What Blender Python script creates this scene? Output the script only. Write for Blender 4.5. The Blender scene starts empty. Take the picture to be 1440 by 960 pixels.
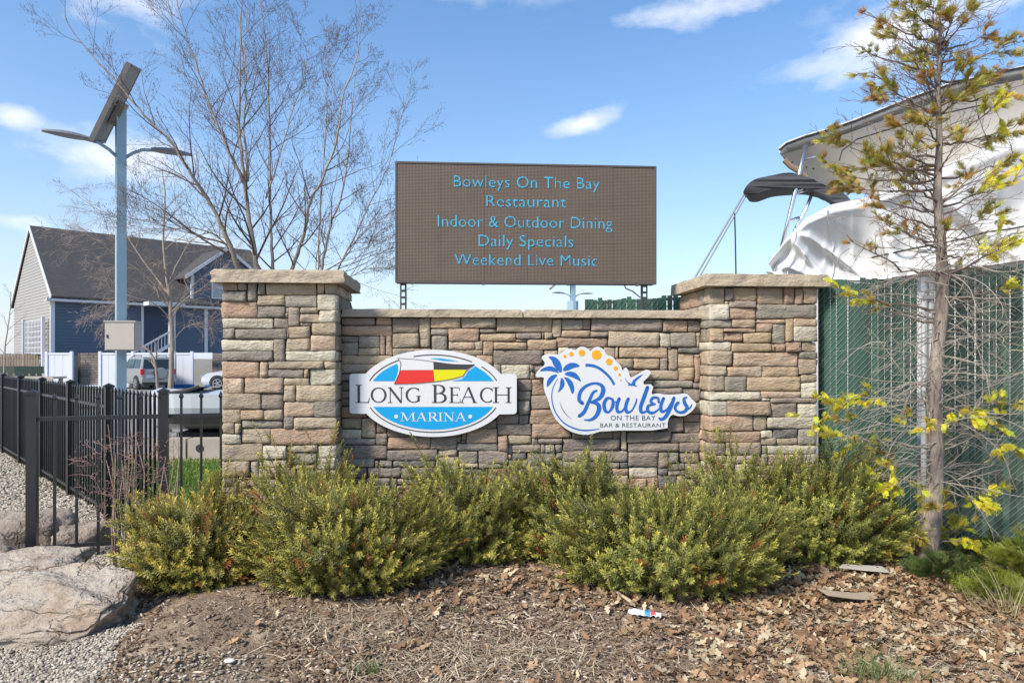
import bpy, math, random
import numpy as np
from mathutils import Vector, Matrix, noise, geometry
R = math.radians
scene = bpy.context.scene
COL = scene.collection
# ------------------------------------------------------------------ camera
CAMZ = 1.6
cam = bpy.data.cameras.new('camera'); camo = bpy.data.objects.new('camera', cam); COL.objects.link(camo)
camo.location = (0, 0, CAMZ); camo.rotation_euler = (R(90), 0, 0)
cam.sensor_width = 36; cam.lens = 25.0; cam.shift_y = 25 / 1440
cam.clip_start = .05; cam.clip_end = 5000
scene.camera = camo
# ------------------------------------------------------------------ light
SUN_EL, SUN_AZ = R(42), R(-133)          # azimuth from +Y, negative = to the left
w = bpy.data.worlds.new('World'); scene.world = w; w.use_nodes = True
nt = w.node_tree; nt.nodes.clear()
def N(t, tree=None, **kw):
    n = (tree or nt).nodes.new(t)
    for k, v in kw.items(): setattr(n, k, v)
    return n
def M(op, a, b=None, c=None, tree=None, clamp=False):
    tree = tree or nt
    n = tree.nodes.new('ShaderNodeMath'); n.operation = op; n.use_clamp = clamp
    for i, x in enumerate((a, b, c)):
        if x is None: continue
        if isinstance(x, (int, float)): n.inputs[i].default_value = x
        else: tree.links.new(x, n.inputs[i])
    return n.outputs[0]
sky = N('ShaderNodeTexSky', sky_type='NISHITA', sun_disc=False)
sky.sun_elevation = SUN_EL; sky.sun_rotation = SUN_AZ % (2 * math.pi)
sky.air_density = 1.0; sky.dust_density = .5; sky.ozone_density = 2.0; sky.altitude = 0
tc = N('ShaderNodeTexCoord'); sep = N('ShaderNodeSeparateXYZ'); nt.links.new(tc.outputs['Generated'], sep.inputs[0])
DX, DY, DZ = sep.outputs
az = M('ARCTAN2', DX, DY); el = M('ARCSINE', DZ)
def wnoise(scale, detail, stretch, off, rough=.55):
    mp = N('ShaderNodeMapping'); mp.inputs['Scale'].default_value = stretch; mp.inputs['Location'].default_value = off
    nt.links.new(tc.outputs['Generated'], mp.inputs[0])
    n = N('ShaderNodeTexNoise'); n.inputs['Scale'].default_value = scale; n.inputs['Detail'].default_value = detail
    n.inputs['Roughness'].default_value = rough
    nt.links.new(mp.outputs[0], n.inputs['Vector']); return n.outputs['Fac']
wisp = wnoise(5.5, 7, (1, 1, 2.6), (.3, .2, .7))
fine = wnoise(17, 6, (1, 1, 2.0), (1.3, .2, .1), .6)
# cloud banks: azimuth, elevation, half width, half height, tilt, strength (degrees)
banks = [(-31.5, 25.2, 6.2, 2.6, -12, 1.15), (-28.5, 14.2, 5.2, 1.7, -4, 1.0), (-34.8, 15.6, 1.6, .8, 0, .9), (-35, 9.0, 2.2, .9, 0, .9),
         (6.0, 18.4, 2.6, .75, 16, 1.1), (15.2, 25.6, 7, 1.2, 4, .95), (27.5, 21.6, 6.0, 2.0, 14, 1.1), (34, 24.8, 8, 2.6, 10, 1.0),
         (-26.5, 8.6, 6, 1.3, 0, .7), (-2, 26.8, 6, .6, 0, .4), (52, 19, 12, 4, 8, 1.0), (-58, 22, 13, 4, -6, 1.0), (-80, 40, 16, 6, 10, 1),
         (80, 34, 15, 6, 0, 1), (120, 22, 20, 5, 0, 1), (-125, 26, 20, 6, 0, 1), (180, 30, 24, 7, 0, 1), (20, 52, 16, 5, 0, .9), (-40, 60, 14, 6, 0, .9)]
acc = None
for (a, e, wd, ht, tl, st) in banks:
    da = M('SUBTRACT', az, R(a)); de = M('SUBTRACT', el, R(e))
    c, s = math.cos(R(tl)), math.sin(R(tl))
    x = M('DIVIDE', M('ADD', M('MULTIPLY', da, c), M('MULTIPLY', de, s)), R(wd))
    y = M('DIVIDE', M('SUBTRACT', M('MULTIPLY', de, c), M('MULTIPLY', da, s)), R(ht))
    r = M('ADD', M('MULTIPLY', x, x), M('MULTIPLY', y, y))
    g = M('MULTIPLY', M('EXPONENT', M('MULTIPLY', r, -.85)), st)
    acc = g if acc is None else M('MAXIMUM', acc, g)
cl = M('ADD', acc, M('ADD', M('MULTIPLY', M('SUBTRACT', wisp, .5), 1.5), M('MULTIPLY', M('SUBTRACT', fine, .5), 1.5)))
cl = M('MULTIPLY', M('SUBTRACT', cl, .26), .95, clamp=True)
cl = M('MULTIPLY', cl, M('MULTIPLY', acc, 2.2, clamp=True))
hz = M('EXPONENT', M('MULTIPLY', M('ABSOLUTE', DZ), -5.0))
veil = M('MULTIPLY', M('SUBTRACT', wnoise(3.2, 6, (1, 1, 3), (4, 2, 1)), .40), 1.2, clamp=True)
hzm = M('MULTIPLY', hz, M('ADD', .82, M('MULTIPLY', veil, .6)), clamp=True)

skyhs = N('ShaderNodeHueSaturation'); skyhs.inputs['Saturation'].default_value = 1.26
skyhs.inputs['Value'].default_value = .80
nt.links.new(sky.outputs[0], skyhs.inputs['Color'])
mh = N('ShaderNodeMix', data_type='RGBA'); nt.links.new(hzm, mh.inputs[0]); nt.links.new(skyhs.outputs[0], mh.inputs[6])
mh.inputs[7].default_value = (2.65, 2.86, 3.28, 1)
mx = N('ShaderNodeMix', data_type='RGBA'); nt.links.new(M('MULTIPLY', cl, .92), mx.inputs[0]); nt.links.new(mh.outputs[2], mx.inputs[6])
mx.inputs[7].default_value = (4.2, 4.25, 4.4, 1)
bg = N('ShaderNodeBackground'); bg.inputs['Strength'].default_value = .15
nt.links.new(mx.outputs[2], bg.inputs[0]); wo = N('ShaderNodeOutputWorld'); nt.links.new(bg.outputs[0], wo.inputs[0])
sl = bpy.data.lights.new('sun', 'SUN'); sl.energy = 2.9; sl.angle = R(12); sl.color = (1, .93, .82)
so = bpy.data.objects.new('sun', sl); COL.objects.link(so)
sdir = Vector((math.cos(SUN_EL) * math.sin(SUN_AZ), math.cos(SUN_EL) * math.cos(SUN_AZ), math.sin(SUN_EL)))
so.rotation_euler = (-sdir).to_track_quat('-Z', 'Y').to_euler(); so.location = (0, 0, 30)
vs = scene.view_settings; vs.view_transform = 'Standard'; vs.look = 'None'; vs.gamma = 1; vs.exposure = .92
scene.cycles.max_bounces = 6; scene.cycles.transparent_max_bounces = 8
rng = random.Random(7)
nrng = np.random.default_rng(11)
# ------------------------------------------------------------------ helpers
def P(px, py, Y): return Vector(((px - 720) * Y / 1000, Y, CAMZ - (py - 505) * Y / 1000))
class MB:
    def __init__(s): s.v = []; s.f = []; s.m = []; s.cm = 0
    def face(s, idx): s.f.append(tuple(idx)); s.m.append(s.cm)
    def box(s, a, b, bev=0):
        x0, y0, z0 = a; x1, y1, z1 = b
        s.hexa([(x0, y0, z0), (x1, y0, z0), (x1, y1, z0), (x0, y1, z0), (x0, y0, z1), (x1, y0, z1), (x1, y1, z1), (x0, y1, z1)])
        return s
    def hexa(s, p):
        n = len(s.v); s.v += [tuple(q) for q in p]
        for f in ((0, 3, 2, 1), (4, 5, 6, 7), (0, 1, 5, 4), (1, 2, 6, 5), (2, 3, 7, 6), (3, 0, 4, 7)): s.face([n + i for i in f])
        return s
    def obox(s, c, ax, ay, az_):
        c = Vector(c); ax = Vector(ax); ay = Vector(ay); az_ = Vector(az_)
        s.hexa([c - ax - ay - az_, c + ax - ay - az_, c + ax + ay - az_, c - ax + ay - az_, c - ax - ay + az_, c + ax - ay + az_, c + ax + ay + az_, c - ax + ay + az_])
        return s
    def bar(s, a, b, wd, th, up=(0, 0, 1)):
        a = Vector(a); b = Vector(b); d = (b - a); L = d.length; d.normalize(); up = Vector(up)
        sx = d.cross(up)
        if sx.length < 1e-4: sx = d.cross(Vector((1, 0, 0)))
        sx.normalize(); u = sx.cross(d).normalized()
        return s.obox((a + b) / 2, d * L / 2, sx * wd / 2, u * th / 2)
    def tube(s, pts, rad, n=6, caps=True):
        pts = [Vector(p) for p in pts]
        if not hasattr(rad, '__len__'): rad = [rad] * len(pts)
        k0 = len(s.v); prev = None
        for i, p in enumerate(pts):
            d = (pts[min(i + 1, len(pts) - 1)] - pts[max(i - 1, 0)])
            d = d.normalized() if d.length > 1e-9 else Vector((0, 0, 1))
            if prev is None:
                a = d.orthogonal().normalized()
            else:
                a = (prev - d * prev.dot(d)); a = a.normalized() if a.length > 1e-6 else d.orthogonal().normalized()
            prev = a; b = d.cross(a)
            for j in range(n):
                t = 2 * math.pi * j / n; s.v.append(tuple(p + (a * math.cos(t) + b * math.sin(t)) * rad[i]))
        for i in range(len(pts) - 1):
            for j in range(n):
                q = k0 + i * n + j; r_ = k0 + i * n + (j + 1) % n
                s.face((q, r_, r_ + n, q + n))
        if caps:
            s.face([k0 + j for j in reversed(range(n))]); s.face([k0 + (len(pts) - 1) * n + j for j in range(n)])
        return s
    def cyl(s, a, b, r0, r1=None, n=12): return s.tube([a, b], [r0, r0 if r1 is None else r1], n)
    def ball(s, c, r, nu=10, nv=6, sc=(1, 1, 1)):
        k = len(s.v)
        for i in range(nv + 1):
            ph = math.pi * i / nv
            for j in range(nu):
                t = 2 * math.pi * j / nu
                s.v.append((c[0] + r * sc[0] * math.sin(ph) * math.cos(t), c[1] + r * sc[1] * math.sin(ph) * math.sin(t), c[2] + r * sc[2] * math.cos(ph)))
        for i in range(nv):
            for j in range(nu):
                a = k + i * nu + j; b = k + i * nu + (j + 1) % nu; s.face((a, a + nu, b + nu, b))
        return s
    def grid(s, fn, nu, nv):
        k = len(s.v)
        for i in range(nu + 1):
            for j in range(nv + 1): s.v.append(tuple(fn(i / nu, j / nv)))
        for i in range(nu):
            for j in range(nv):
                a = k + i * (nv + 1) + j; s.face((a, a + nv + 1, a + nv + 2, a + 1))
        return s
    def prism(s, pts2, fn, d0, d1):
        """polygon pts2 (list of 2D, any shape) mapped by fn(x,y,d); front at d0, back at d1"""
        n = len(pts2); tri = geometry.tessellate_polygon([[Vector((x, y, 0)) for x, y in pts2]])
        k = len(s.v); s.v += [tuple(fn(x, y, d0)) for x, y in pts2]
        if d1 is None:
            for t in tri: s.face([k + i for i in t])
            return s
        s.v += [tuple(fn(x, y, d1)) for x, y in pts2]
        for t in tri: s.face([k + i for i in t]); s.face([k + n + i for i in reversed(t)])
        for i in range(n):
            j = (i + 1) % n; s.face((k + i, k + j, k + n + j, k + n + i))
        return s
    def build(s, name, mats, parent=None, smooth=False, loc=None):
        me = bpy.data.meshes.new(name); me.from_pydata(s.v, [], s.f)
        mats = mats if isinstance(mats, (list, tuple)) else [mats]
        for m_ in mats: me.materials.append(m_)
        if len(mats) > 1: me.polygons.foreach_set('material_index', s.m)
        if smooth: me.polygons.foreach_set('use_smooth', [True] * len(s.f))
        me.validate(); me.update()
        return link(name, me, parent, loc)
def link(name, me, parent=None, loc=None):
    o = bpy.data.objects.new(name, me); COL.objects.link(o)
    if parent is not None: o.parent = parent
    if loc is not None: o.location = loc
    return o
def tag(o, label=None, cat=None, group=None, kind=None):
    if label: o['label'] = label
    if cat: o['category'] = cat
    if group: o['group'] = group
    if kind: o['kind'] = kind
    return o
def thing(name, label, cat, loc=(0, 0, 0), rz=0, group=None):
    o = bpy.data.objects.new(name, None); COL.objects.link(o); o.location = loc; o.rotation_euler = (0, 0, rz)
    o.empty_display_size = .1
    return tag(o, label, cat, group)
def npmesh(name, V, F, mat, parent=None, cols=None, smooth=False):
    """V (n,3) float, F (m,k) int of one k"""
    me = bpy.data.meshes.new(name); m, k = F.shape
    me.vertices.add(len(V)); me.vertices.foreach_set('co', V.astype(np.float32).ravel())
    me.loops.add(m * k); me.loops.foreach_set('vertex_index', F.astype(np.int32).ravel())
    me.polygons.add(m); me.polygons.foreach_set('loop_start', np.arange(0, m * k, k, dtype=np.int32))
    me.polygons.foreach_set('loop_total', np.full(m, k, dtype=np.int32))
    if smooth: me.polygons.foreach_set('use_smooth', np.ones(m, dtype=bool))
    me.materials.append(mat)
    if cols is not None:
        ca = me.color_attributes.new('tint', 'FLOAT_COLOR', 'POINT')
        c4 = np.ones((len(V), 4), dtype=np.float32); c4[:, :3] = cols; ca.data.foreach_set('color', c4.ravel())
    me.update(calc_edges=True)
    return link(name, me, parent)
def rotmats(dirs, spin):
    """matrices whose z axis is dirs (n,3), spun by spin"""
    d = dirs / np.linalg.norm(dirs, axis=1, keepdims=True)
    a = np.where(np.abs(d[:, 2:3]) < .95, np.array([[0, 0, 1.]]), np.array([[1., 0, 0]]))
    x = np.cross(a, d); x /= np.linalg.norm(x, axis=1, keepdims=True); y = np.cross(d, x)
    c, s_ = np.cos(spin)[:, None], np.sin(spin)[:, None]
    X = x * c + y * s_; Y = -x * s_ + y * c
    return np.stack([X, Y, d], axis=2)
def scatter(tmpl, pos, dirs, spin, scale, cols):
    """tmpl=(V,F,C) ; returns joined arrays"""
    V, F, C = tmpl; n = len(pos); Rm = rotmats(dirs, spin)
    W = np.einsum('nij,vj->nvi', Rm, V) * scale[:, None, None] + pos[:, None, :]
    FF = F[None] + (np.arange(n) * len(V))[:, None, None]
    CC = cols[:, None, :] * C[None]
    return W.reshape(-1, 3), FF.reshape(-1, F.shape[1]), CC.reshape(-1, 3)
def joined(parts):
    vs_, fs, cs, k = [], [], [], 0
    for v, f, c in parts: vs_.append(v); fs.append(f + k); cs.append(c); k += len(v)
    return np.concatenate(vs_), np.concatenate(fs), np.concatenate(cs)
# ------------------------------------------------------------------ materials
def mat(name, col, rough=.8, metal=0, var=.18, vscale=6, bump=0, bscale=40, col2=None, mixs=.5, obj_random=0, spec=.5,
        stretch=(1, 1, 1), tint=False, trans=0, alpha=1, detail=6, crack=0):
    m = bpy.data.materials.new(name); m.use_nodes = True; t = m.node_tree; b = t.nodes['Principled BSDF']
    b.inputs['Roughness'].default_value = rough; b.inputs['Metallic'].default_value = metal
    b.inputs['Specular IOR Level'].default_value = spec
    c = (*col, 1)
    tx = t.nodes.new('ShaderNodeTexCoord'); vec = tx.outputs['Object']
    if obj_random:
        oi = t.nodes.new('ShaderNodeObjectInfo'); va = t.nodes.new('ShaderNodeVectorMath'); va.operation = 'ADD'
        cmb = t.nodes.new('ShaderNodeCombineXYZ')
        for i in range(3): t.links.new(M('MULTIPLY', oi.outputs['Random'], 17.3 + 11 * i, tree=t), cmb.inputs[i])
        t.links.new(vec, va.inputs[0]); t.links.new(cmb.outputs[0], va.inputs[1]); vec = va.outputs[0]
    mp = t.nodes.new('ShaderNodeMapping'); mp.inputs['Scale'].default_value = stretch; t.links.new(vec, mp.inputs[0]); vec = mp.outputs[0]
    def nz(sc, det=detail, ro=.6):
        n = t.nodes.new('ShaderNodeTexNoise'); n.inputs['Scale'].default_value = sc; n.inputs['Detail'].default_value = det
        n.inputs['Roughness'].default_value = ro; t.links.new(vec, n.inputs['Vector']); return n.outputs['Fac']
    def mixc(f, a, b_, mode='MIX'):
        x = t.nodes.new('ShaderNodeMix'); x.data_type = 'RGBA'; x.blend_type = mode
        for s_, v_ in ((0, f), (6, a), (7, b_)):
            if isinstance(v_, (int, float)): x.inputs[s_].default_value = v_
            elif isinstance(v_, tuple): x.inputs[s_].default_value = v_
            else: t.links.new(v_, x.inputs[s_])
        return x.outputs[2]
    out = c
    if tint:
        at = t.nodes.new('ShaderNodeAttribute'); at.attribute_name = 'tint'; out = at.outputs['Color']
    if col2 is not None:
        f = M('MULTIPLY', M('SUBTRACT', nz(vscale * .8), 1 - mixs - .1, tree=t), 5, tree=t, clamp=True)
        out = mixc(f, out, (*col2, 1))
    if var:
        lo = M('ADD', 1 - var, M('MULTIPLY', nz(vscale), 2 * var, tree=t), tree=t)
        hi = M('ADD', 1 - var * .7, M('MULTIPLY', nz(vscale * 7), 1.4 * var, tree=t), tree=t)
        v = M('MULTIPLY', lo, hi, tree=t)
        if obj_random: v = M('MULTIPLY', v, M('ADD', 1 - obj_random, M('MULTIPLY', oi.outputs['Random'], 2 * obj_random, tree=t), tree=t), tree=t)
        cc = t.nodes.new('ShaderNodeCombineColor')
        for i in range(3): t.links.new(v, cc.inputs[i])
        out = mixc(1.0, out, cc.outputs[0], 'MULTIPLY')
    crk = None
    if crack:
        vd = t.nodes.new('ShaderNodeVectorMath'); vd.operation = 'ADD'; nn_ = t.nodes.new('ShaderNodeTexNoise'); nn_.inputs['Scale'].default_value = 4; nn_.inputs['Detail'].default_value = 5
        t.links.new(vec, nn_.inputs['Vector']); t.links.new(vec, vd.inputs[0]); t.links.new(nn_.outputs['Color'], vd.inputs[1])
        vo = t.nodes.new('ShaderNodeTexVoronoi'); vo.feature = 'DISTANCE_TO_EDGE'; vo.inputs['Scale'].default_value = crack; t.links.new(vd.outputs[0], vo.inputs['Vector'])
        crk = M('MULTIPLY', vo.outputs['Distance'], 28, tree=t, clamp=True)
        out = mixc(M('SUBTRACT', 1, M('MULTIPLY', M('SUBTRACT', 1, crk, tree=t), .08, tree=t), tree=t), (.16, .12, .085, 1), out)
    if isinstance(out, tuple): b.inputs['Base Color'].default_value = out
    else: t.links.new(out, b.inputs['Base Color'])
    if bump:
        bn = t.nodes.new('ShaderNodeBump'); bn.inputs['Strength'].default_value = 1; bn.inputs['Distance'].default_value = bump
        h = M('ADD', nz(bscale, 8, .65), M('MULTIPLY', nz(bscale * .25), 1.5, tree=t), tree=t)
        if crk is not None: h = M('ADD', h, M('MULTIPLY', crk, .45, tree=t), tree=t)
        t.links.new(h, bn.inputs['Height']); t.links.new(bn.outputs[0], b.inputs['Normal'])
    if trans:
        b.inputs['Transmission Weight'].default_value = 0
        tr = t.nodes.new('ShaderNodeBsdfTranslucent'); ms = t.nodes.new('ShaderNodeMixShader'); ms.inputs[0].default_value = trans
        if isinstance(out, tuple): tr.inputs[0].default_value = out
        else: t.links.new(out, tr.inputs[0])
        t.links.new(b.outputs[0], ms.inputs[1]); t.links.new(tr.outputs[0], ms.inputs[2])
        t.links.new(ms.outputs[0], t.nodes['Material Output'].inputs[0])
    return m
STONE = {}
for k_, c1, c2 in (('t', (0.455, 0.365, 0.253), (0.369, 0.314, 0.253)), ('c', (0.614, 0.553, 0.429), (0.516, 0.440, 0.329)), ('g', (0.305, 0.270, 0.222), (0.393, 0.340, 0.265)),
                   ('b', (0.325, 0.262, 0.210), (0.270, 0.233, 0.203)), ('r', (0.455, 0.310, 0.215), (0.400, 0.315, 0.236)), ('o', (0.480, 0.365, 0.240), (0.425, 0.300, 0.195)),
                   ('p', (0.490, 0.378, 0.272), (0.460, 0.305, 0.200)), ('k', (0.185, 0.175, 0.158), (0.246, 0.226, 0.189))):
    STONE[k_] = mat('stone_' + k_, c1, .9, var=.30, vscale=8, bump=.016, bscale=30, col2=c2, mixs=.42, obj_random=.14, stretch=(1, 1, 2.2), spec=.25)
m_mortar = mat('mortar', (.085, .072, .06), .95, var=.2, bump=.003)
m_cap = mat('cap_stone', (.43, .355, .26), .9, var=.22, vscale=5, bump=.016, bscale=17, col2=(.33, .28, .22), mixs=.4, obj_random=.05, stretch=(1, 1, 1.6), spec=.25)
m_white = mat('white_paint', (.80, .80, .80), .45, var=.03)
m_signw = mat('sign_white', (.70, .70, .70), .38, var=.075, vscale=3, stretch=(3, 1, .6))
m_signedge = mat('sign_edge', (.06, .06, .06), .6, var=.1)
m_black = mat('black_metal', (.018, .018, .02), .38, var=.15, spec=.5)
m_rubber = mat('rubber', (.02, .02, .02), .8)
m_blue = mat('sign_blue', (.0, .33, .66), .45, var=.02)
m_royal = mat('royal_blue', (.015, .13, .46), .45, var=.04)
m_navy = mat('navy_print', (.025, .07, .20), .5, var=.02)
m_greenprint = mat('dark_green_print', (.04, .085, .08), .5, var=.02)
m_char = mat('charcoal_print', (.045, .042, .045), .5, var=.02)
m_red = mat('red_print', (.72, .03, .02), .45, var=.02)
m_yel = mat('yellow_print', (.72, .66, .0), .45, var=.02)
m_orange = mat('orange_print', (.85, .38, .01), .45, var=.08, vscale=60)
m_galv = mat('galvanised', (.42, .43, .44), .45, metal=.5, var=.15)
m_steel = mat('polished_tube', (.62, .63, .65), .22, metal=.9, var=.05)
# ------------------------------------------------------------------ ground
def sstep(a, b, x):
    t = min(1, max(0, (x - a) / (b - a))); return t * t * (3 - 2 * t)
def gh(x, y):
    if y > 13 or abs(x) > 12: return 0.0
    near = 1 - sstep(7, 12, y)
    h = (noise.noise(Vector((x * .8, y * .8, 0))) * .045 + noise.noise(Vector((x * 3, y * 3, 3))) * .014) * near
    h += .07 * math.exp(-((y - 5.3) / .9) ** 2) * sstep(-2.6, -1.6, x) * (1 - sstep(3.5, 5, x))      # planting mound
    h -= .10 * sstep(-1.7, -2.6, x) * 0 + .09 * (1 - sstep(-3.0, -1.7, x)) * (1 - sstep(4.4, 5.0, y))
    h += .05 * math.exp(-((x + 1.9) / .35) ** 2 - ((y - 4.3) / .5) ** 2)
    return h
def axis(dense0, dense1, step, far):
    a = list(np.arange(dense0, dense1, step)); g = step; x = dense1
    while x < far: g *= 1.35; x += g; a.append(x)
    g = step; x = dense0
    while x > -far: g *= 1.35; x -= g; a.insert(0, x)
    return a
m_soil = mat('mulch_soil', (.255, .188, .132), 1, var=.45, vscale=9, bump=.02, bscale=45, col2=(.48, .37, .25), mixs=.42, spec=.1)
m_asphalt = mat('asphalt', (.23, .225, .22), .9, var=.15, vscale=2, bump=.003, bscale=120, col2=(.28, .27, .25))
m_gravel = mat('gravel', (.38, .34, .29), .95, var=.35, vscale=25, bump=.02, bscale=60, spec=.2)
m_lawn = mat('lawn', (.10, .16, .03), 1, var=.3, vscale=5, bump=.02, bscale=80, spec=.1)
xs, ys = axis(-5.2, 5.6, .05, 1500), [y for y in axis(2.2, 7.4, .05, 1500)]
V = np.array([(x, y, gh(x, y)) for x in xs for y in ys]); ny = len(ys)
ii, jj = np.meshgrid(np.arange(len(xs) - 1), np.arange(ny - 1), indexing='ij'); a = (ii * ny + jj).ravel()
g = npmesh('ground', V, np.stack([a, a + ny, a + ny + 1, a + 1], 1), m_soil, smooth=True); tag(g, 'brown mulch and bare soil ground around the sign', kind='structure')
FC = Vector((-2.79, 5.70, 0)); FD = Vector((-.677, .736, 0)).normalized()     # corner of the iron fence, direction of its long run
def sheet(name, pts, m, dz, nx=40, ny_=30):
    """bilinear sheet on four corners, following the ground"""
    a, b, c, d = [Vector((*p, 0)) for p in pts]
    def fn(u, v):
        p = (a * (1 - u) + b * u) * (1 - v) + (d * (1 - u) + c * u) * v
        return (p.x, p.y, gh(p.x, p.y) + dz)
    o = MB().grid(fn, nx, ny_).build(name, m, smooth=True); o['kind'] = 'structure'; return o
sheet('gravel_bed', [(-12, 4.6), (-2.75, 5.0), (-2.95, 5.9), (-18, 20)], m_gravel, .010, 90, 90)
sheet('lawn', [(-2.9, 6.0), (3.0, 7.6), (3.5, 11.2), (-9.4, 11.0)], m_lawn, .008)
pk = MB().box((-80, 12.0, -.2), (60, 95, .012)).build('parking_lot', m_asphalt); tag(pk, 'grey asphalt of the parking lot', kind='structure')
# ------------------------------------------------------------------ sign frame: local x along the wall, local y into it
O = Vector((-2.448, 6.0, 0)); TH = R(4); U = Vector((math.cos(TH), math.sin(TH), 0)); VV = Vector((-math.sin(TH), math.cos(TH), 0))
def S(px, py, d):
    a = (px - 720) / 1000
    t = (a * (O.y + VV.y * d) - O.x - VV.x * d) / (U.x - a * U.y)
    y = O.y + U.y * t + VV.y * d
    return t, CAMZ - (py - 505) / 1000 * y
def stone_mesh(x0, x1, z0, z1, df, db, seed, jit=.0055):
    wd, ht = x1 - x0, z1 - z0
    e = min(.008, wd * .2, ht * .2)
    nx = max(2, int(round(wd / .034))); nz_ = max(2, int(round(ht / .030)))
    us = [0, e] + [e + (wd - 2 * e) * i / nx for i in range(1, nx)] + [wd - e, wd]
    vs2 = [0, e] + [e + (ht - 2 * e) * i / nz_ for i in range(1, nz_)] + [ht - e, ht]
    r = random.Random(seed); tl = r.uniform(-.008, .008); tv = r.uniform(-.012, .012); so_ = r.uniform(0, 99)
    verts, faces = [], []
    na, nb = len(us), len(vs2)
    cj = [[r.uniform(-jit, jit) for _ in range(2)] for _ in range(4)]
    for i, u in enumerate(us):
        for j, v in enumerate(vs2):
            fu, fv = u / wd, v / ht
            x, z = x0 + u, z0 + v
            for (cx, cz), q in zip(((0, 0), (1, 0), (1, 1), (0, 1)), cj):
                k = (1 - abs(fu - cx)) * (1 - abs(fv - cz)); x += q[0] * k; z += q[1] * k
            ei, ej = i in (0, na - 1), j in (0, nb - 1)
            nz0 = noise.noise(Vector((x * 9 + so_, z * 14, so_))); n1 = noise.noise(Vector((x * 30 + so_, z * 42, so_)))
            d = df + tl * (fu - .5) * 2 + tv * (fv - .5) + nz0 * .012 + n1 * .009
            if ei or ej:
                d = df + .010 + n1 * .004
                if ei and ej: d += .004; x += e * .35 * (1 if i == 0 else -1); z += e * .35 * (1 if j == 0 else -1)
                if ej: z += n1 * .004
                if ei: x += n1 * .004
            verts.append((x, d, z))
    for i in range(na - 1):
        for j in range(nb - 1):
            a = i * nb + j; faces.append((a, a + nb, a + nb + 1, a + 1))
    ring = [i * nb for i in range(na)] + [(na - 1) * nb + j for j in range(1, nb)] + [i * nb + nb - 1 for i in range(na - 2, -1, -1)] + [j for j in range(nb - 2, 0, -1)]
    k = len(verts); verts += [(verts[q][0], db, verts[q][2]) for q in ring]
    for i in range(len(ring)):
        j = (i + 1) % len(ring); faces.append((ring[i], k + i, k + j, ring[j]))
    NB_[0] = len(ring)
    return verts, faces
NB_ = [0]
def put_stone(parent, x0, x1, z0, z1, df, db, letter, face='front', edge=0, name='stone'):
    """face: front, or left / right return where x is depth and edge is the local x of the return plane"""
    global _sd
    _sd += 1
    v, f = stone_mesh(x0, x1, z0, z1, df, db, _sd)
    if face == 'left': v = [(edge + b, a, c) for a, b, c in v]; f = [tuple(reversed(q)) for q in f]
    if face == 'right': v = [(edge - b, a, c) for a, b, c in v]
    me = bpy.data.meshes.new(name); me.from_pydata(v, [], f); me.materials.append(STONE[letter])
    sm_ = [True] * len(f); ns = len(v) - NB_[0]
    for q_ in range(len(f) - NB_[0], len(f)): sm_[q_] = False          # crisp arrises: the sides stay flat
    me.polygons.foreach_set('use_smooth', sm_); me.update()
    return link(name, me, parent)
_sd = 100
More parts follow.
